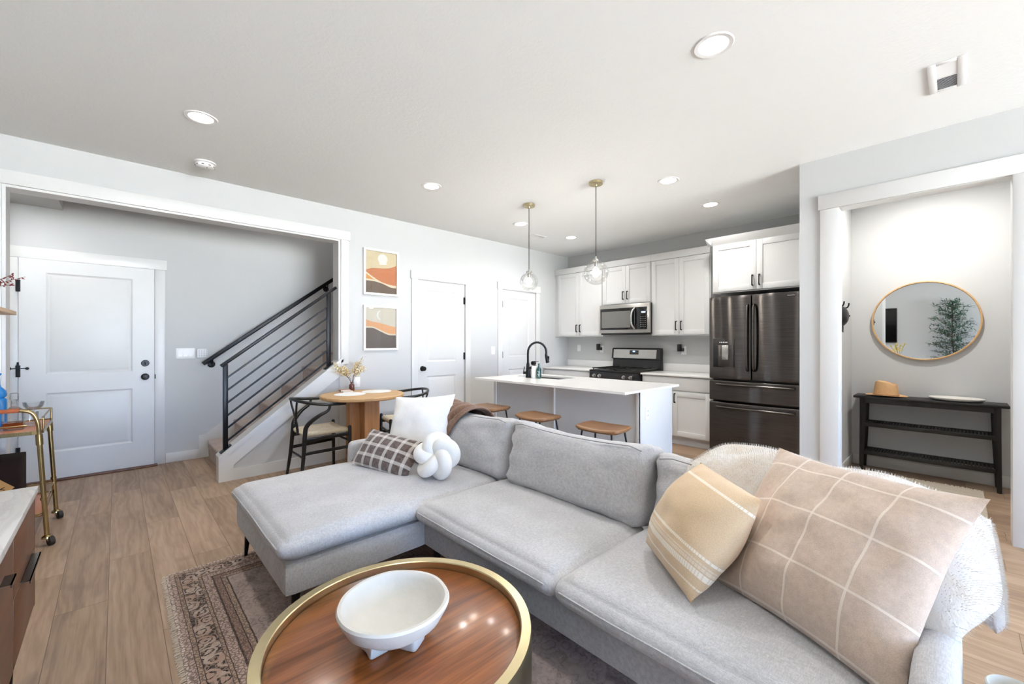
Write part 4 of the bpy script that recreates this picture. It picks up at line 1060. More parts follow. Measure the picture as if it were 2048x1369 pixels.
def upper(label, xf, y0, y1, z0, z1, crown_top, hz, flare=False, filler=None):
    th = thing('wall_cabinet', label, 'cabinet', (XE, (y0 + y1) / 2, z0), 'white kitchen wall cabinets'); ym = (y0 + y1) / 2
    m = MB(); m.box(xf + 0.02, XE - 0.001, y0, y1, z0, z1)
    if filler: m.box(xf + 0.02, XE - 0.001, y1, filler, z0, z1)
    m.build('body', M_cab, th)
    shaker(th, xf, y0 + 0.008, ym, z0 + 0.012, z1 - 0.005, hy=ym - 0.034, hz=hz); shaker(th, xf, ym, y1 - 0.008, z0 + 0.012, z1 - 0.005, hy=ym + 0.034, hz=hz)
    m = MB()
    if flare:
        P = [(xf + 0.005, z1 - 0.005), (xf - 0.004, z1 + 0.01), (xf - 0.055, crown_top - 0.012), (xf - 0.06, crown_top), (xf + 0.04, crown_top), (xf + 0.02, z1)]
        m.prism(P, 1, y0 - 0.0, y1 + 0.052)
        m.prism([(y1 - 0.005, z1 - 0.0), (y1 + 0.004, z1 + 0.01), (y1 + 0.05, crown_top - 0.012), (y1 + 0.052, crown_top), (y1 - 0.02, crown_top)], 0, xf - 0.05, XE - 0.34)
    else: m.box(xf - 0.004, XE - 0.001, y0, filler or y1, z1, crown_top, 0.002)
    m.build('crown', M_cab, th, angle=25); return th
upper('white two-door wall cabinet in the kitchen corner, left of the microwave', 5.32, 3.652, 4.535, 1.365, 2.385, 2.475, 1.494, filler=4.598)
upper('short white two-door wall cabinet directly above the microwave', 5.32, 2.862, 3.650, 1.822, 2.385, 2.475, 1.951)
upper('white two-door wall cabinet between the microwave and the fridge', 5.32, 2.075, 2.860, 1.365, 2.385, 2.475, 1.494)
upper('deep white wall cabinet with flared crown above the fridge', 5.045, 1.020, 1.945, 1.842, 2.40, 2.475, 1.955, flare=True)
# base cabinets
def basecab(label, y0, y1, doors, drawers, xf=5.045):
    th = thing('base_cabinet', label, 'cabinet', (XE, (y0 + y1) / 2, 0), 'white kitchen base cabinets')
    m = MB(); m.box(xf + 0.02, XE - 0.001, y0, y1, 0.10, CZ - 0.022); m.build('body', M_cab, th)
    m = MB(); m.box(xf + 0.07, XE - 0.001, y0, y1, 0.0, 0.10); m.build('toe_kick', M_island, th)
    for a, b, hy in doors: shaker(th, xf, a, b, 0.115, 0.665, hy=hy, hz=0.585)
    for a, b in drawers: shaker(th, xf, a, b, 0.68, 0.838, name='drawer', slab=True)
    return th
basecab('white base cabinet between the stove and the fridge', 1.945, 2.845, [(1.96, 2.425, 2.39), (2.425, 2.835, 2.46)], [(1.96, 2.835)])
basecab('white base cabinet in the corner left of the stove', 3.650, 4.598, [(3.66, 4.12, 4.08), (4.12, 4.585, 4.16)], [(3.66, 4.585)])
def counter(label, y0, y1):
    m = MB(); m.box(5.02, XE - 0.001, y0, y1, CZ - 0.02, CZ, 0.002); m.box(XE - 0.02, XE - 0.001, y0, y1, CZ, CZ + 0.105, 0.002)
    return tag(m.build('countertop', M_quartz), label, 'countertop', 'white quartz worktops')
counter('white quartz worktop between the stove and the fridge', 1.940, 2.850); counter('white quartz worktop in the corner left of the stove', 3.648, 4.598)

# range
rg = thing('gas_range', 'black gas range with steel backguard between the worktops', 'stove', (5.33, 3.249, 0)); ra, rb = 2.853, 3.645
m = MB(); m.box(5.03, 5.655, ra, rb, 0.03, 0.872, 0.004); m.build('body', M_blackp, rg)
m = MB(); m.box(4.985, 5.66, ra, rb, 0.862, 0.884, 0.006); m.build('cooktop', M_blackp, rg)
m = MB(); m.prism([(4.985, 0.735), (5.03, 0.735), (5.03, 0.862), (4.998, 0.862)], 1, ra, rb); m.build('control_panel', M_blackp, rg)
for y in (3.560, 3.470, 3.080, 2.975):
    m = MB(); M = Matrix.Translation((4.992, y, 0.80)) @ Matrix.Rotation(radians(-90), 4, 'Y'); m.lathe([(0, 0), (0.026, 0), (0.026, 0.008), (0.020, 0.010), (0.019, 0.030), (0, 0.031)], seg=24); m.box(-0.004, 0.004, -0.019, 0.019, 0.03, 0.036, 0.001)
    bmesh.ops.transform(m.bm, matrix=M, verts=m.bm.verts); m.build('knob', M_steel, rg)
m = MB(); m.box(4.99, 5.03, ra + 0.004, rb - 0.004, 0.19, 0.725, 0.006); o = m.build('oven_door', M_blackp, rg)
m = MB(); m.cyl((4.955, ra + 0.05, 0.675), (4.955, rb - 0.05, 0.675), 0.012, seg=14)
for y in (ra + 0.08, rb - 0.08): m.cyl((4.955, y, 0.675), (4.99, y, 0.675), 0.009, seg=10)
m.build('oven_handle', M_steel, o)
m = MB(); m.box(4.995, 5.03, ra + 0.004, rb - 0.004, 0.035, 0.18, 0.006); m.build('drawer', M_blackp, rg)
for a, b in ((ra + 0.02, 3.245), (3.253, rb - 0.02)):
    m = MB()
    for x in (5.04, 5.30, 5.56): m.bar((x, a, 0.905), (x, b, 0.905), 0.012, 0.014, bev=0.002)
    for k in range(4):
        y = a + (b - a) * k / 3; y = min(max(y, a + 0.006), b - 0.006); m.bar((5.04, y, 0.905), (5.56, y, 0.905), 0.012, 0.014, bev=0.002)
    for x in (5.05, 5.55):
        for y in (a + 0.008, b - 0.008): m.cyl((x, y, 0.884), (x, y, 0.90), 0.007, seg=8)
    m.build('grate', M_blackp, rg)
for x in (5.17, 5.43):
    for y in (3.03, 3.45):
        m = MB(); m.lathe([(0, 0), (0.05, 0), (0.05, 0.006), (0.035, 0.010), (0, 0.011)], (x, y, 0.884), 24); m.build('burner', M_steel, rg)
m = MB(); m.prism([(5.585, 0.884), (5.60, 1.02), (5.555, 1.03), (5.575, 1.175), (5.60, 1.19), (5.655, 1.19), (5.655, 0.884)], 1, ra + 0.004, rb - 0.004); bg_ = m.build('backguard', M_blackp, rg, angle=20)
m = MB(); m.prism([(5.5535, 1.04), (5.5725, 1.168), (5.58, 1.168), (5.56, 1.04)], 1, ra + 0.055, rb - 0.035); m.build('steel_panel', M_steel, bg_, angle=20)
m = MB(); m.prism([(5.5600, 1.095), (5.569, 1.158), (5.578, 1.158), (5.568, 1.095)], 1, 3.19, 3.335); dp = m.build('display', M_screen, bg_, angle=20)
m = MB(); m.prism([(5.5645, 1.132), (5.5672, 1.150), (5.57, 1.150), (5.567, 1.132)], 1, 3.245, 3.285); m.build('clock_digits', M_display, dp)
# microwave
mw = thing('microwave', 'stainless over-the-range microwave with dark glass door', 'microwave', (5.45, 3.25, 1.39)); ma, mb_ = 2.842, 3.648
m = MB(); m.box(5.285, XE - 0.002, ma, mb_, 1.388, 1.820, 0.003); m.build('body', M_blackp, mw)
m = MB(); m.box(5.245, 5.283, ma, mb_, 1.408, 1.820, 0.004); m.build('front_panel', M_steel, mw)
m = MB(); m.box(5.241, 5.247, 3.075, mb_ - 0.018, 1.455, 1.765, 0.002); dr = m.build('door_glass', M_screen, mw)
m = MB(); m.box(5.2395, 5.2412, 3.13, mb_ - 0.04, 1.485, 1.722); m.build('window_mesh', plain('grey_mesh_window', (112, 111, 107), 0.35), dr)
m = MB(); m.box(5.241, 5.247, ma + 0.035, 3.065, 1.455, 1.765, 0.002); cp = m.build('control_panel', M_screen, mw)
m = MB(); m.box(5.2395, 5.2412, 2.90, 2.96, 1.682, 1.702); m.build('clock_digits', M_display, cp)
m = MB()
for r_ in range(6):
    for q in range(3): m.box(5.2398, 5.2412, 2.895 + q * 0.032, 2.911 + q * 0.032, 1.49 + r_ * 0.027, 1.498 + r_ * 0.027)
m.build('buttons', M_steel, cp)
m = MB(); m.tube(spline([(5.238, 3.062, 1.755), (5.205, 3.085, 1.70), (5.195, 3.092, 1.61), (5.205, 3.085, 1.52), (5.238, 3.062, 1.465)], 6), 0.014, 12); m.build('handle', M_steel, mw)

# fridge
fr = thing('refrigerator', 'dark stainless french door refrigerator with ice dispenser', 'refrigerator', (5.25, 1.48, 0)); fa, fb = 1.042, 1.914
m = MB(); m.box(4.985, 5.66, fa + 0.004, fb - 0.004, 0.03, 1.775, 0.006); m.build('body', plain('fridge_side', (70, 68, 67), 0.4, 0.5), fr)
def fdoor(name, y0, y1, z0, z1):
    m = MB(); c = ((4.93), (y0 + y1) / 2, (z0 + z1) / 2)
    def fn(u, v, w, p):
        if u < 0.2:
            q = p.copy(); q.x -= 0.018 * (1 - v * v) ; q.x += 0.0012 * nz((p.y * 3, p.z * 2, z0), 1, y0); return q
        return p
    m.rbox(c, (0.09, y1 - y0, z1 - z0), 0.008, (4, 26, 26), fn); return m.build(name, M_fridge, fr, angle=50)
ld = fdoor('door', 1.484, fb, 0.873, 1.783); rd = fdoor('door', fa, 1.478, 0.873, 1.783); mdw = fdoor('drawer', fa, fb, 0.634, 0.853); fz = fdoor('freezer_drawer', fa, fb, 0.05, 0.614)
for d_, y in ((ld, 1.512), (rd, 1.450)):
    m = MB(); m.tube(spline([(4.868, y, 0.975), (4.835, y, 1.03), (4.825, y, 1.33), (4.835, y, 1.62), (4.868, y, 1.675)], 6), 0.013, 10); m.build('handle', M_fridge, d_)
for d_, z in ((mdw, 0.815), (fz, 0.565)):
    m = MB(); m.tube(spline([(4.868, 1.10, z), (4.838, 1.13, z), (4.825, 1.48, z), (4.838, 1.79, z), (4.868, 1.82, z)], 6), 0.013, 10); m.build('handle', M_fridge, d_)
m = MB(); m.box(4.868, 4.882, 1.638, 1.866, 1.000, 1.318, 0.003); ds = m.build('dispenser', M_blackp, ld)
m = MB(); m.box(4.862, 4.869, 1.650, 1.812, 1.010, 1.245, 0.002); m.build('dispenser_well', M_fridge, ds)
m = MB(); m.box(4.852, 4.863, 1.70, 1.768, 1.085, 1.245, 0.003); m.build('paddle', M_steel, ds)
m = MB()
for q in range(5): m.box(4.866, 4.8685, 1.715 + q * 0.018, 1.725 + q * 0.018, 1.270, 1.282)
m.build('icons', M_plastic, ds)
m = MB(); m.box(4.8672, 4.8692, 1.085, 1.15, 1.742, 1.750); m.build('badge', M_steel, rd)

# island
il = thing('kitchen_island', 'white kitchen island cabinet with overhanging worktop', 'island', (3.5, 2.78, 0))
m = MB(); m.box(3.235, 3.255, 1.84, 3.715, 0.0, CZ - 0.0205); m.box(3.78, 3.80, 1.84, 3.715, 0.0, CZ - 0.0205); m.box(3.255, 3.78, 1.84, 1.86, 0.0, CZ - 0.0205); m.box(3.255, 3.78, 3.695, 3.715, 0.0, CZ - 0.0205); m.box(3.255, 3.78, 1.86, 3.695, 0.08, 0.10); m.build('body', M_island, il)
m = MB()
for y, w in ((1.850, 0.045), (2.795, 0.018), (3.700, 0.04)): m.box(3.22, 3.235, y - w / 2, y + w / 2, 0.10, CZ - 0.021, 0.001)
m.box(3.22, 3.235, 1.828, 3.72, 0, 0.10, 0.001); m.build('batten', M_trim, il)
m = MB(); m.box(3.22, 3.80, 1.828, 1.84, 0.0, CZ - 0.021, 0.001); m.build('end_panel', M_trim, il)
m = MB(); x0, x1, y0, y1 = 2.961, 3.919, 1.816, 3.746; sx0, sx1, sy0, sy1 = 3.46, 3.765, 2.93, 3.58
for b in ((x0, sx0, y0, y1), (sx1, x1, y0, y1), (sx0, sx1, y0, sy0), (sx0, sx1, sy1, y1)): m.box(*b, CZ - 0.02, CZ)
tag(m.build('island_countertop', M_quartz), 'white quartz island worktop with an undermount sink cut out', 'countertop')
m = MB()
for b in ((sx0 - 0.01, sx0 + 0.002, sy0, sy1, CZ - 0.22, CZ - 0.0205), (sx1 - 0.002, sx1 + 0.01, sy0, sy1, CZ - 0.22, CZ - 0.0205), (sx0, sx1, sy0 - 0.01, sy0 + 0.002, CZ - 0.22, CZ - 0.0205), (sx0, sx1, sy1 - 0.002, sy1 + 0.01, CZ - 0.22, CZ - 0.0205), (sx0, sx1, sy0, sy1, CZ - 0.23, CZ - 0.22), ): m.box(*b)
m.box(sx0, sx1, 3.24, 3.255, CZ - 0.22, CZ - 0.05)
tag(m.build('sink', M_steel), 'stainless double bowl sink set into the island worktop', 'sink')
plate_i = thing('wall_outlet', 'white outlet on the end panel of the island', 'outlet', (3.335, 1.828, 0.665))
m = MB(); m.box(3.30, 3.37, 1.8225, 1.8275, 0.608, 0.722, 0.002); m.build('plate', M_plastic, plate_i)
m = MB()
for z in (0.645, 0.685):
    for x in (3.328, 3.342): m.box(x - 0.0015, x + 0.0015, 1.8215, 1.823, z - 0.005, z + 0.005)
m.build('slots', M_slot, plate_i)
fc = thing('kitchen_faucet', 'matte black gooseneck faucet on the island', 'faucet', (3.40, 3.335, CZ)); fx, fy = 3.40, 3.335
m = MB(); m.lathe([(0, 0), (0.027, 0), (0.027, 0.01), (0.0245, 0.05), (0.018, 0.15), (0.0145, 0.17), (0, 0.17)], (fx, fy, CZ), 28); m.build('base', M_black, fc)
dx, dy = 0.77, -0.64
m = MB(); P = [(fx, fy, CZ + 0.165), (fx, fy, CZ + 0.27)]
for k in range(1, 15):
    a = radians(180 - 196 * k / 14); r = 0.105; P.append((fx + dx * (r + r * cos(a)), fy + dy * (r + r * cos(a)), CZ + 0.285 + r * 1.1 * sin(a)))
e = Vector(P[-1]); P.append(tuple(e + Vector((dx * 0.012, dy * 0.012, -0.03)))); m.tube(P, 0.0125, 14); m.build('spout', M_black, fc)
m = MB(); e2 = e + Vector((dx * 0.012, dy * 0.012, -0.03)); m.tube([e + Vector((0, 0, 0.01)), e2 + Vector((dx * 0.008, dy * 0.008, -0.055))], [0.0145, 0.021], 16); m.box(-0.006, 0.006, -0.004, 0.012, -0.02, 0.02, 0.003, 2, Matrix.Translation(e2 + Vector((dx * 0.02, dy * 0.02, 0.0)))); m.build('spray_head', M_black, fc)
m = MB(); m.cyl((fx, fy, CZ + 0.055), (fx - 0.03, fy + 0.045, CZ + 0.055), 0.016, seg=14); m.tube([(fx - 0.028, fy + 0.042, CZ + 0.06), (fx - 0.02, fy + 0.035, CZ + 0.125)], [0.006, 0.005], 8); m.build('lever', M_black, fc)
sp_ = thing('soap_dispenser', 'white soap dispenser with black pump beside the faucet', 'soap dispenser', (3.42, 3.252, CZ))
m = MB(); m.lathe([(0, 0.001), (0.032, 0.001), (0.034, 0.004), (0.034, 0.125), (0.028, 0.135), (0.012, 0.138), (0, 0.138)], (3.42, 3.252, CZ), 32); m.build('bottle', M_plastic, sp_)
m = MB(); m.lathe([(0, 0.138), (0.014, 0.138), (0.014, 0.152), (0.006, 0.154), (0.006, 0.17), (0.013, 0.171), (0.013, 0.19), (0, 0.192)], (3.42, 3.252, CZ), 20); m.bar((3.42, 3.252, CZ + 0.186), (3.455, 3.222, CZ + 0.183), 0.007, 0.006); m.build('pump', M_black, sp_)
gb = thing('green_bottle', 'dark green bottle with white lettering beside the soap dispenser', 'bottle', (3.42, 3.185, CZ))
m = MB(); m.lathe([(0, 0.001), (0.026, 0.001), (0.028, 0.005), (0.028, 0.092), (0.022, 0.108), (0.010, 0.130), (0.0095, 0.150), (0.011, 0.152), (0.011, 0.166), (0, 0.167)], (3.42, 3.185, CZ), 28); m.build('bottle', M_greenb, gb)
m = MB()
for k, z in enumerate((0.025, 0.042, 0.059, 0.076)):
    for q in range(2 + k % 2): m.box(-0.0285, -0.0278, -0.008 + q * 0.007, -0.004 + q * 0.007, z, z + 0.009, 0, 1, Matrix.Translation((3.42, 3.185, CZ)) @ Matrix.Rotation(radians(38), 4, 'Z'))
m.build('lettering', M_plastic, gb)
# dish knob-like scrub brush hanging by the soap
m = MB(); m.sphere((3.395, 3.285, CZ + 0.115), 0.016, 14, 10); m.cyl((3.395, 3.285, CZ), (3.395, 3.285, CZ + 0.11), 0.005, seg=8)
tag(m.build('dish_brush', M_black), 'small round black dish brush between faucet and soap dispenser', 'brush')

# stools
def stool(label):
    th = thing('bar_stool', label, 'stool', (0, 0, 0), 'wooden saddle stools at the island'); h = 0.615
    m = MB()
    def fn(u, v, w, p):
        q = p.copy()
        q.x *= 1 - 0.20 * abs(v) ** 2.2; q.y *= 1 - 0.10 * abs(u) ** 2
        q.z += 0.004 * abs(v) ** 2 * (1 if w > 0 else 0.75) - 0.008 * (1 - v * v) * (1 - 0.6 * u * u) * (w > 0) - 0.004 * (u < 0) * u * u
        if w < 0: q.x *= 0.93; q.y *= 0.95
        return q
    m.rbox((0, 0, h - 0.02), (0.31, 0.41, 0.036), 0.017, (22, 26, 6), fn)
    m.build('seat', M_seatwood, th, angle=60)
    for sx in (-1, 1):
        for sy in (-1, 1):
            m = MB(); m.tube([(sx * 0.10, sy * 0.13, h - 0.03), (sx * 0.175, sy * 0.20, 0.0)], 0.0075, 10); m.build('leg', M_black, th)
    m = MB(); z = 0.20; f = (h - 0.03 - z) / (h - 0.03); X_ = 0.10 + 0.075 * f; Y_ = 0.13 + 0.07 * f
    m.tube([(-X_, -Y_, z), (X_, -Y_, z), (X_, Y_, z), (-X_, Y_, z)], 0.006, 8, closed=True); m.build('foot_ring', M_black, th)
    return th
s1 = stool('wooden saddle stool at the end of the island nearest the fridge, largest in the photo'); place(s1, (2.825, 1.93, 0), 4)
s2 = dup(s1); s2['label'] = 'middle wooden saddle stool of the three at the island'; place(s2, (2.815, 2.635, 0), -3)
s3 = dup(s1); s3['label'] = 'wooden saddle stool at the island end nearest the pantry doors'; place(s3, (2.835, 3.335, 0), 2)

# backsplash outlets with black plug-ins
def outlet_x(y, z, label):
    th = thing('wall_outlet', label, 'outlet', (XE, y, z)); m = MB(); m.box(XE - 0.006, XE - 0.0005, y - 0.035, y + 0.035, z - 0.057, z + 0.057, 0.002); m.build('plate', M_plastic, th)
    m = MB(); m.box(XE - 0.0075, XE - 0.006, y - 0.017, y + 0.017, z - 0.033, z + 0.033, 0.001); m.build('outlet_face', M_plastic, th)
outlet_x(3.905, 1.165, 'white outlet behind the black plug-in left of the stove'); outlet_x(2.565, 1.165, 'white outlet behind the black plug-in right of the stove'); outlet_x(4.36, 1.18, 'white outlet on the backsplash in the kitchen corner')
def plug(y, z, label):
    th = thing('plug_in_device', label, 'plug-in', (XE, y, z), 'black plug-ins above the worktops')
    m = MB(); m.box(XE - 0.055, XE - 0.0085, y - 0.028, y + 0.012, z - 0.045, z + 0.0, 0.004); m.box(XE - 0.075, XE - 0.022, y + 0.0, y + 0.042, z - 0.045, z + 0.055, 0.004); m.build('case', M_blackp, th)
plug(3.92, 1.195, 'black plug-in device on the backsplash left of the stove'); plug(2.585, 1.195, 'black plug-in device on the backsplash beside the fridge side of the stove')

# ================================================================== HALL
cs = thing('console_table', 'slim dark wood console table with two slatted shelves under the round mirror', 'console table', (5.53, 0.195, 0))
m = MB(); m.box(5.39, 5.665, -0.315, 0.705, 0.722, 0.745, 0.004); m.build('top', M_blackwood, cs)
for y, dy_ in ((0.635, 0.012), (-0.245, -0.012)):
    for x in (5.415, 5.64):
        m = MB(); m.tube([(x, y + dy_, 0), (x, y, 0.45), (x, y - dy_ * 0.3, 0.722)], [0.015, 0.023, 0.026], 4); m.build('leg', M_blackwood, cs, angle=20)
m = MB(); m.box(5.405, 5.425, -0.235, 0.625, 0.675, 0.722); m.box(5.63, 5.65, -0.235, 0.625, 0.675, 0.722); m.build('apron', M_blackwood, cs)
for z in (0.445, 0.165):
    m = MB(); m.box(5.40, 5.425, -0.235, 0.625, z, z + 0.036, 0.002); m.box(5.63, 5.655, -0.235, 0.625, z, z + 0.036, 0.002)
    for k in range(38):
        y = -0.225 + 0.0225 * k + 0.005; m.box(5.425, 5.63, y, y + 0.014, z + 0.014, z + 0.028)
    m.build('shelf', M_blackwood, cs)
hat = thing('felt_hat', 'tan felt fedora on the dark console table', 'hat', (5.52, 0.47, 0.7455)); hx, hy = 5.52, 0.468
m = MB()
def brim(a, r): return Vector((hx + r * 0.86 * cos(a), hy + r * 1.0 * sin(a), 0.7515 + 0.012 * max(0, (r - 0.1) / 0.06) * cos(a) ** 2 + 0.003))
A = [m.ring([brim(2 * pi * k / 48, r) for k in range(48)]) for r in (0.085, 0.11, 0.135, 0.158)]
Bq = [m.ring([brim(2 * pi * k / 48, r) - Vector((0, 0, 0.004)) for k in range(48)]) for r in (0.158, 0.135, 0.11, 0.085)]
R_ = A + Bq
for a, b in zip(R_, R_[1:] + R_[:1]): m.strip(a, b)
m.build('brim', M_felt, hat, angle=70)
m = MB(); rings = []
for k in range(15):
    f = k / 14
    ring = []
    for q in range(48):
        a = 2 * pi * q / 48
        r = 0.094 - 0.026 * f if f < 0.7 else 0.0758 * sqrt(max(0.0, 1 - ((f - 0.7) / 0.3) ** 2)) + 0.001
        z = (0.135 * sin(pi / 2 * min(1, f / 0.80)) ** 0.9) * (1 + 0.10 * sin(a) * min(1, f * 1.3))
        x_ = r * 0.88 * cos(a); y_ = r * 1.02 * sin(a)
        dent = 0.040 * math.exp(-(x_ / 0.026) ** 2) * (f > 0.6) * min(1, (f - 0.6) / 0.2) + 0.016 * math.exp(-((y_ + 0.06) / 0.03) ** 2) * (f > 0.7)
        if 0.35 < f < 0.95: x_ *= 1 - 0.22 * math.exp(-((y_ + 0.05) / 0.035) ** 2) * min(1, (f - 0.35) / 0.3)
        ring.append((hx + x_, hy + y_, 0.752 + z - dent))
    rings.append(m.ring(ring))
for a, b in zip(rings, rings[1:]): m.strip(a, b)
m._f(rings[-1]); m.build('crown', M_felt, hat, angle=70)
m = MB(); m.tube([(hx + 0.0845 * cos(2 * pi * k / 40), hy + 0.097 * sin(2 * pi * k / 40), 0.763) for k in range(40)], 0.0035, 6, closed=True); m.build('band', plain('hat_band', (150, 112, 76), 0.8), hat)
m = MB(); m.lathe([(0, 0.001), (0.135, 0.001), (0.165, 0.008), (0.178, 0.020), (0.178, 0.028), (0.170, 0.031), (0.14, 0.026), (0, 0.024)], (5.535, -0.005, 0.7455), 64, 0.68, 1.0)
tag(m.build('oval_tray', M_stone), 'speckled pale stone oval tray on the dark console table', 'tray')
mr = thing('round_mirror', 'round wall mirror with thin oak frame above the console table', 'mirror', (XE, 0.21, 1.485)); M = Matrix.Translation((XE - 0.001, 0.21, 1.485)) @ Matrix.Rotation(radians(-90), 4, 'Y')
m = MB(); m.lathe([(0.368, 0.0), (0.382, 0.0), (0.382, 0.026), (0.372, 0.028), (0.368, 0.024), (0.368, 0.0)], seg=96); bmesh.ops.transform(m.bm, matrix=M, verts=m.bm.verts); m.build('frame', M_oak, mr)
m = MB(); m.lathe([(0, 0.006), (0.368, 0.006), (0.368, 0.012), (0, 0.012)], seg=96); bmesh.ops.transform(m.bm, matrix=M, verts=m.bm.verts); m.build('glass', M_mirror, mr, angle=20)
hk = thing('coat_hook_rail', 'black coat hook rail on the hall side wall', 'hook rail', (4.75, 0.757, 1.62))
m = MB(); m.box(4.50, 5.12, 0.745, 0.7565, 1.595, 1.64, 0.003); m.build('rail', M_black, hk)
for x in (4.56, 4.80, 5.05):
    m = MB(); m.tube(spline([(x, 0.747, 1.61), (x, 0.71, 1.605), (x, 0.695, 1.625), (x, 0.692, 1.65)], 5), 0.006, 8); m.build('hook', M_black, hk)
cp_ = thing('baseball_cap', 'black baseball cap hanging from the hall hooks', 'cap', (4.78, 0.70, 1.53))
m = MB(); rings = []
for k in range(13):
    a = radians(90 * k / 12); rings.append(m.ring([(4.80 + 0.095 * cos(a) * cos(b), 0.744 - 0.088 * sin(a), 1.515 + 0.105 * cos(a) * sin(b)) for b in [2 * pi * q / 32 for q in range(32)]]))
for a, b in zip(rings, rings[1:]): m.strip(a, b)
m._f(rings[0]); m.sphere((4.80, 0.656, 1.515), 0.008, 10, 6); m.build('crown', M_cap, cp_, angle=70)
m = MB(); m.slab(lambda u, v: Vector((4.80 + (u - 0.5) * 0.16, 0.74 - 0.055 * sin(pi * u) * 0.6 - 0.01, 1.43 - 0.065 * v * sin(pi * (0.1 + 0.8 * u)))), 12, 6, 0.004); m.build('brim', M_cap, cp_, angle=70)
m = MB(); m.box(XE - 0.02, XE - 0.0005, -0.362, -0.336, 1.866, 1.89, 0.003); tag(m.build('wall_sensor', M_blackp), 'tiny black sensor on the hall wall right of the mirror', 'sensor')
m = MB(); m.box(4.36, 5.36, -0.165, 0.60, 0.0, 0.007, 0.002); rn = tag(m.build('hall_runner', M_runner), 'natural flatweave runner with tasselled end on the hall floor', 'rug'); rn.location.z = 0.0005
random.seed(9); m = MB()
for k in range(150):
    y = -0.16 + 0.755 * (k + random.random() * 0.6) / 150; L = random.uniform(0.035, 0.06); s_ = random.uniform(-0.012, 0.012)
    m.tube([(5.355, y, 0.005), (5.36 + L * 0.5, y + s_ * 0.5, 0.008), (5.36 + L, y + s_, 0.003)], 0.0022, 4)
m.build('fringe', M_fringe, rn)['kind'] = 'stuff'

# ================================================================== LEFT SIDE : BAR CART, SHELF, SIDEBOARD
cart = thing('bar_cart', 'brass bar cart with wooden trays on casters by the front door', 'bar cart', (-0.52, 4.19, 0))
xa, xb, ya_, yb_ = -0.69, -0.350, 3.91, 4.47
for x, y, ox, oy in ((xb, ya_, 0.032, 0.02), (xb, yb_, 0.032, 0.01), (xa, ya_, 0, 0.02), (xa, yb_, 0, 0.01)):
    m = MB(); m.tube([(x + ox, y + oy, 0.062), (x + ox * 0.75, y + oy * .8, 0.22), (x, y, 0.70)], [0.012, 0.012, 0.013], 14)
    m.cyl((x + ox * 0.1, y, 0.64), (x, y, 0.705), 0.0165, seg=14); m.cyl((x + ox * 0.6, y + oy * .7, 0.29), (x + ox * .58, y + oy * .7, 0.305), 0.0155, seg=14); m.build('leg', M_brassd, cart)
    m = MB(); cx_, cy_ = x + ox + 0.012, y + oy + 0.0
    m.lathe([(0, 0.045), (0.026, 0.045), (0.024, 0.056), (0.014, 0.064), (0, 0.064)], (x + ox, y + oy, 0), 20); m.tube([(x + ox, y + oy, 0.056), (cx_, cy_ - 0.012, 0.028)], 0.010, 8); cst = m.build('caster', M_brassd, cart)
    m = MB(); m.cyl((cx_ - 0.004, cy_ - 0.022, 0.0275), (cx_ + 0.016, cy_ - 0.012, 0.0275), 0.027, seg=24); m.build('wheel', M_rubber, cst)
def tray(z, y0, y1):
    m = MB(); m.box(xa - 0.005, xb + 0.008, y0, y1, z - 0.006, z, 0.002); m.build('tray_board', M_rosetray, cart)
    m = MB(); q = [(xa - 0.01, y0 - 0.006), (xb - 0.03, y0 - 0.006), (xb + 0.004, y0 + 0.006), (xb + 0.014, y0 + 0.035), (xb + 0.014, y1 - 0.02), (xb, y1 + 0.006), (xa - 0.01, y1 + 0.006)]
    for a, b in zip(q, q[1:] + q[:1]): m.bar((*a, z - 0.003), (*b, z - 0.003), 0.006, 0.022)
    m.build('tray_edge', M_brassd, cart)
tray(0.722, ya_ - 0.01, yb_ + 0.01); tray(0.20, ya_ + 0.02, yb_)
m = MB(); g = [(xa, yb_ + 0.005, 0.805), (xb + 0.008, yb_ + 0.005, 0.805), (xb + 0.010, ya_ + 0.02, 0.800)]
m.tube(g, 0.0048, 8); m.tube([(xa, ya_ + 0.0, 0.765), (xb - 0.05, ya_, 0.765)], 0.0042, 8)
for p in ((xb + 0.009, yb_ + 0.003), (xb + 0.010, ya_ + 0.10), (xa, yb_ + 0.004)): m.cyl((*p, 0.722), (*p, 0.805), 0.0055, seg=10)
m.tube([(xa, yb_, 0.27), (xb + 0.02, yb_, 0.27), (xb + 0.02, ya_ + 0.03, 0.27)], 0.004, 8); m.build('gallery_rail', M_brassd, cart)
m = MB(); m.tube(spline([(xb, ya_ - 0.004, 0.70), (xb - 0.004, ya_ - 0.008, 0.78), (xb - 0.028, ya_ - 0.01, 0.842), (xb - 0.075, ya_ - 0.01, 0.862), (xb - 0.10, ya_ - 0.01, 0.863)], 6), 0.0105, 12)
m.build('handle', M_brassd, cart); m = MB(); m.tube(spline([(xa, ya_ - 0.004, 0.70), (xa + 0.004, ya_ - 0.008, 0.78), (xa + 0.028, ya_ - 0.01, 0.842), (xa + 0.075, ya_ - 0.01, 0.862), (xa + 0.10, ya_ - 0.01, 0.863)], 6), 0.0105, 12); hb = m.build('handle', M_brassd, cart)
m = MB(); m.cyl((xa + 0.08, ya_ - 0.01, 0.863), (xb - 0.078, ya_ - 0.01, 0.863), 0.0125, seg=16); m.build('leather_grip', M_leather, hb)
ZT = 0.7225
m = MB(); m.lathe([(0, 0.001), (0.046, 0.001), (0.05, 0.006), (0.05, 0.175), (0.046, 0.182), (0.036, 0.188), (0.046, 0.196), (0.049, 0.204), (0.049, 0.215), (0.045, 0.235), (0.024, 0.262), (0.020, 0.275), (0.019, 0.335), (0.0245, 0.338), (0.0245, 0.352), (0, 0.353)], (-0.577, 4.33, ZT), 40)
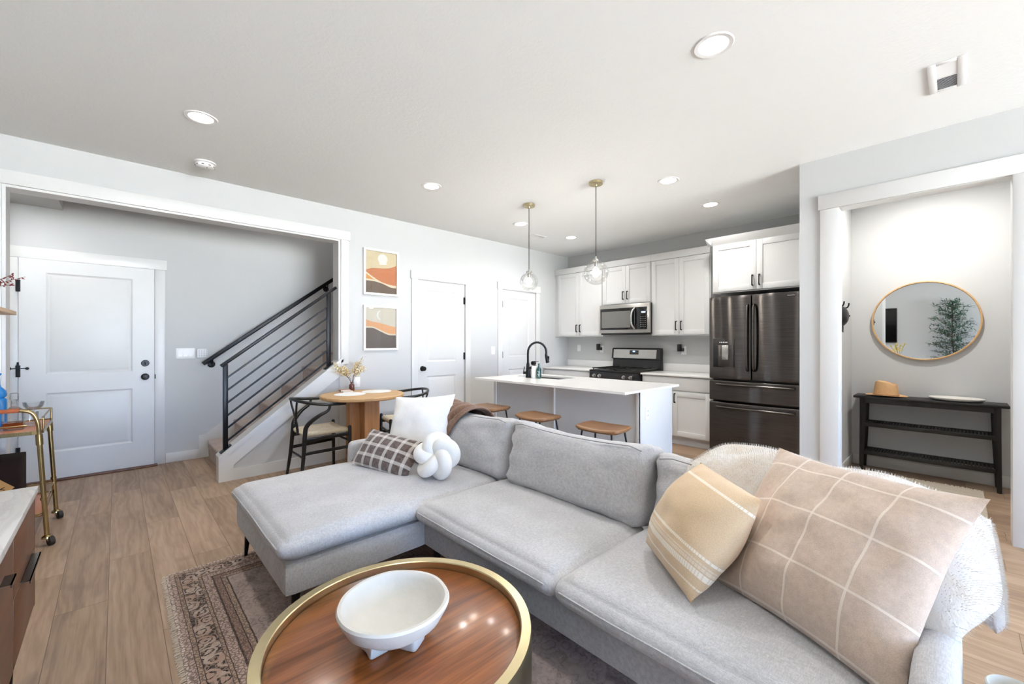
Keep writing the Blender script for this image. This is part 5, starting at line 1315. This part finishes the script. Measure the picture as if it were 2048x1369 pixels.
tag(m.build('blue_bottle', M_blue), 'tall bright blue glass bottle on the bar cart', 'bottle')
dc = thing('decanter', 'square cut glass decanter of amber spirit on the bar cart', 'decanter', (-0.475, 4.12, ZT))
m = MB(); px_, py_ = -0.475, 4.12; RQ = Matrix.Translation((px_, py_, 0)) @ Matrix.Rotation(radians(45), 4, 'Z') @ Matrix.Translation((-px_, -py_, 0))
m.lathe([(0, 0.001), (0.062, 0.001), (0.066, 0.006), (0.066, 0.10), (0.058, 0.118), (0.028, 0.138), (0.018, 0.148), (0.018, 0.172), (0.026, 0.178), (0.026, 0.182), (0.015, 0.182), (0.015, 0.148), (0.05, 0.118), (0.06, 0.10), (0.06, 0.008), (0, 0.008)], (px_, py_, ZT), 4)
m.build('flask', M_tumbler, dc, angle=20, M=RQ)
m = MB(); m.lathe([(0, 0.009), (0.058, 0.009), (0.058, 0.045), (0, 0.045)], (px_, py_, ZT), 4); m.build('spirit', M_amber, dc, angle=20, M=RQ)
m = MB(); m.lathe([(0, 0.165), (0.012, 0.165), (0.013, 0.183), (0.020, 0.190), (0.020, 0.226), (0.014, 0.232), (0, 0.232)], (px_, py_, ZT), 8); m.build('stopper', M_tumbler, dc, angle=20)
def glass(x, y, prof, label, name='tumbler'):
    m = MB(); m.lathe(prof, (x, y, ZT), 32); return tag(m.build(name, M_tumbler), label, 'glass', 'glasses on the bar cart')
glass(-0.418, 4.235, [(0, 0.002), (0.034, 0.002), (0.036, 0.008), (0.039, 0.09), (0.0365, 0.09), (0.033, 0.012), (0, 0.012)], 'clear tumbler beside the decanter on the bar cart')
glass(-0.415, 4.36, [(0, 0.001), (0.034, 0.001), (0.034, 0.003), (0.005, 0.006), (0.004, 0.085), (0.008, 0.09), (0.035, 0.10), (0.048, 0.118), (0.052, 0.145), (0.0505, 0.145), (0.046, 0.119), (0.033, 0.103), (0, 0.094)], 'clear stemmed coupe glass at the far corner of the bar cart', 'coupe_glass')
bx = thing('carton', 'dark brown box with gold diamond label on the lower cart tray', 'box', (-0.58, 4.24, 0.2005))
m = MB(); m.box(-0.695, -0.452, 4.09, 4.40, 0.2008, 0.525, 0.004); m.build('box_body', M_boxdark, bx)
m = MB(); m.box(-0.042, 0.042, -0.001, 0.001, -0.042, 0.042, 0, 1, Matrix.Translation((-0.528, 4.089, 0.36)) @ Matrix.Rotation(radians(45), 4, 'Y')); lb = m.build('label', M_gold, bx)
m = MB()
for a in (25, -25): m.bar((-0.528 - 0.022 * cos(radians(a)), 4.0875, 0.36 - 0.022 * sin(radians(a))), (-0.528 + 0.022 * cos(radians(a)), 4.0875, 0.36 + 0.022 * sin(radians(a))), 0.001, 0.004)
m.build('mark', M_boxdark, lb)
sh = thing('wall_shelf', 'pale ash floating shelf above the bar cart', 'shelf', (XW, 4.0, 1.478))
m = MB(); m.box(XW + 0.0005, -0.50, 3.55, 4.436, 1.464, 1.490, 0.002); m.build('board', M_ash, sh)
vs = thing('twig_vase', 'small dark vase with red leaved twigs on the ash shelf', 'vase', (-0.63, 4.28, 1.4905))
m = MB(); m.lathe([(0, 0.001), (0.035, 0.001), (0.045, 0.02), (0.045, 0.06), (0.02, 0.10), (0.018, 0.12), (0.022, 0.125), (0.015, 0.125), (0.014, 0.1), (0, 0.09)], (-0.63, 4.28, 1.4905), 32); m.build('pot', M_ambervase, vs)
random.seed(21); st = MB(); lf = MB()
for e in ((-0.495, 4.30, 1.735), (-0.452, 4.29, 1.715), (-0.505, 4.31, 1.66), (-0.70, 4.2, 1.78), (-0.60, 4.2, 1.80)):
    P0 = Vector((-0.63, 4.28, 1.60)); e = Vector(e); c = spline([P0, (P0 + e) / 2 + Vector((0, 0, 0.012)), e], 6); st.tube(c, [0.0022 - 0.0010 * k / (len(c) - 1) for k in range(len(c))], 6)
    for k in range(11):
        q = path_at(c, 0.45 + 0.55 * k / 10 + random.uniform(-.03, 0)); lf.leaf(q, (random.uniform(-0.2, 1), random.gauss(0, .4), random.gauss(0.1, 0.5)), (0.2, -1, 0.2), random.uniform(0.016, 0.028), random.uniform(0.007, 0.011))
st.build('twigs', M_twig, vs); lf.build('leaves', M_redleaf, vs, recalc=False)

sb = thing('sideboard', 'walnut sideboard with white stone top at the left edge', 'sideboard', (-0.49, 1.35, 0)); fxx = -0.228
m = MB(); m.box(XW + 0.002, fxx - 0.02, 0.27, 2.434, 0.272, 0.698); m.box(XW + 0.002, fxx, 2.418, 2.434, 0.272, 0.698); m.build('carcass', M_walnut, sb)
m = MB(); m.box(XW + 0.001, fxx + 0.008, 0.255, 2.446, 0.698, 0.722, 0.002); m.build('stone_top', M_marble, sb)
def front(name, y0, y1, z0, z1, hz=None, hy=None):
    m = MB(); m.box(fxx - 0.018, fxx, y0 + 0.0018, y1 - 0.0018, z0 + 0.0018, z1 - 0.0018, 0.001); o = m.build(name, M_walnut, sb)
    if hz:
        m = MB(); a, b = hy; m.box(fxx - 0.004, fxx + 0.022, a, b, hz, hz + 0.003); m.box(fxx + 0.019, fxx + 0.022, a, b, hz - 0.008, hz + 0.003); m.box(fxx, fxx + 0.006, a + 0.02, b - 0.02, hz - 0.006, hz, 0.001); m.build('handle', M_pull, o)
    return o
front('drawer', 1.972, 2.418, 0.492, 0.692); front('drawer', 1.972, 2.418, 0.276, 0.490, 0.489, (2.10, 2.36))
front('door', 1.40, 1.968, 0.276, 0.692, 0.62, (1.76, 1.83)); front('door', 0.83, 1.398, 0.276, 0.692, 0.62, (0.97, 1.04)); front('drawer', 0.275, 0.828, 0.276, 0.692, 0.62, (0.5, 0.6))
for x in (XW + 0.06, fxx - 0.06):
    for y in (0.34, 1.35, 2.36):
        m = MB(); m.tube([(x, y, 0), (x, y, 0.274)], [0.012, 0.02], 14); m.build('leg', M_black, sb)
yv = thing('yellow_leaf_vase', 'white vase of yellow leaved stems on the sideboard', 'vase', (-0.52, 0.80, 0.7225))
m = MB(); m.lathe([(0, 0.001), (0.05, 0.001), (0.07, 0.05), (0.065, 0.12), (0.03, 0.19), (0.025, 0.24), (0.03, 0.25), (0.02, 0.25), (0.02, 0.19), (0, 0.12)], (-0.52, 0.80, 0.7225), 36); m.build('vessel', M_ceramic, yv)
st = MB(); lf = MB(); random.seed(5)
for e in ((-0.52, 0.86, 1.22), (-0.50, 0.94, 1.20), (-0.56, 0.72, 1.25), (-0.45, 0.78, 1.21), (-0.58, 0.86, 1.24)):
    P0 = Vector((-0.52, 0.80, 0.95)); c = spline([P0, (P0 + Vector(e)) / 2, Vector(e)], 5); st.tube(c, 0.0022, 6)
    for k in range(12): lf.leaf(path_at(c, 0.5 + 0.5 * k / 11), (random.gauss(0, 1), random.gauss(0, 1), random.gauss(0.4, .4)), (1, 0, 0.3), random.uniform(0.03, 0.05), random.uniform(0.015, 0.025))
st.build('stems', M_twig, yv); lf.build('leaves', M_yellow, yv, recalc=False)
tv = thing('television', 'wall mounted television above the sideboard, seen in the round mirror', 'television', (XW, 1.5, 1.63))
m = MB(); m.box(XW + 0.002, XW + 0.045, 0.848, 2.16, 1.268, 2.002, 0.004); m.build('case', M_blackp, tv)
m = MB(); m.box(XW + 0.045, XW + 0.047, 0.858, 2.15, 1.285, 1.992); m.build('screen', M_screen, tv)

# indoor olive tree, seen in the round mirror
tr = thing('indoor_tree', 'leafy olive green indoor tree reflected in the round mirror', 'tree', (-0.575, -0.02, 0))
m = MB(); m.lathe([(0, 0.001), (0.12, 0.001), (0.15, 0.03), (0.165, 0.30), (0.155, 0.30), (0.14, 0.26), (0, 0.26)], (-0.575, -0.02, 0), 40); m.build('planter', M_ceramic, tr)
random.seed(3); tk = MB(); lf = MB()
trunk = spline([(-0.575, -0.02, 0.25), (-0.56, 0.0, 0.8), (-0.55, 0.04, 1.4), (-0.56, 0.03, 2.05)], 8); tk.tube(trunk, [0.016 - 0.011 * k / (len(trunk) - 1) for k in range(len(trunk))], 8)
def hidden(p):
    dep = 0.687 * p.x + 0.727 * p.y
    return dep < -0.03 and p.x > XW + 0.02 and (Vector((p.x, p.y, p.z - 1.28)).length > 0.12)
for k in range(70):
    q = path_at(trunk, 0.30 + 0.70 * k / 69); a = k * 2.4; L = random.uniform(0.25, 0.50) * (1.0 - 0.45 * k / 69)
    e = q + Vector((cos(a) * L * 0.35, sin(a) * L, L * random.uniform(0.15, 0.6)))
    c = spline([q, (q + e) / 2 + Vector((0, 0, 0.02)), e], 5)
    c = [p for p in c if hidden(p)]
    if len(c) < 3: continue
    tk.tube(c, 0.003, 5)
    for j in range(40):
        p = path_at(c, random.uniform(0.15, 1)) + Vector((random.gauss(0, .015), random.gauss(0, .02), random.gauss(0, .02))); d = Vector((random.gauss(0, 1), random.gauss(0, 1), random.gauss(0.1, 0.5))).normalized(); Ls = random.uniform(0.05, 0.085)
        if hidden(p + d * Ls): lf.leaf(p, d, (0.1, 0.2, 1), Ls, Ls * 0.28)
tk.build('trunk', M_twig, tr); f = lf.build('leaves', M_greenleaf, tr, recalc=False); f['kind'] = 'stuff'

# small white pot on a side table behind the near arm of the sofa
stb = thing('side_table', 'small round white side table beyond the near arm of the sofa', 'side table', (1.46, -0.20, 0))
m = MB(); m.lathe([(0, 0.44), (0.145, 0.44), (0.15, 0.445), (0.15, 0.455), (0.145, 0.46), (0, 0.46)], (1.46, -0.20, 0), 48); m.build('top', M_plastic, stb)
m = MB(); m.lathe([(0, 0.001), (0.11, 0.001), (0.11, 0.012), (0.022, 0.02), (0.018, 0.44), (0, 0.44)], (1.46, -0.20, 0), 32); m.build('stem', M_plastic, stb)
m = MB(); m.lathe([(0, 0.001), (0.036, 0.001), (0.043, 0.02), (0.046, 0.089), (0.0435, 0.092), (0.041, 0.089), (0.038, 0.02), (0, 0.012)], (1.366, -0.090, 0.4605), 40)
tag(m.build('white_cup', M_ceramic), 'white cup at the lower right corner, just past the sofa arm', 'cup')
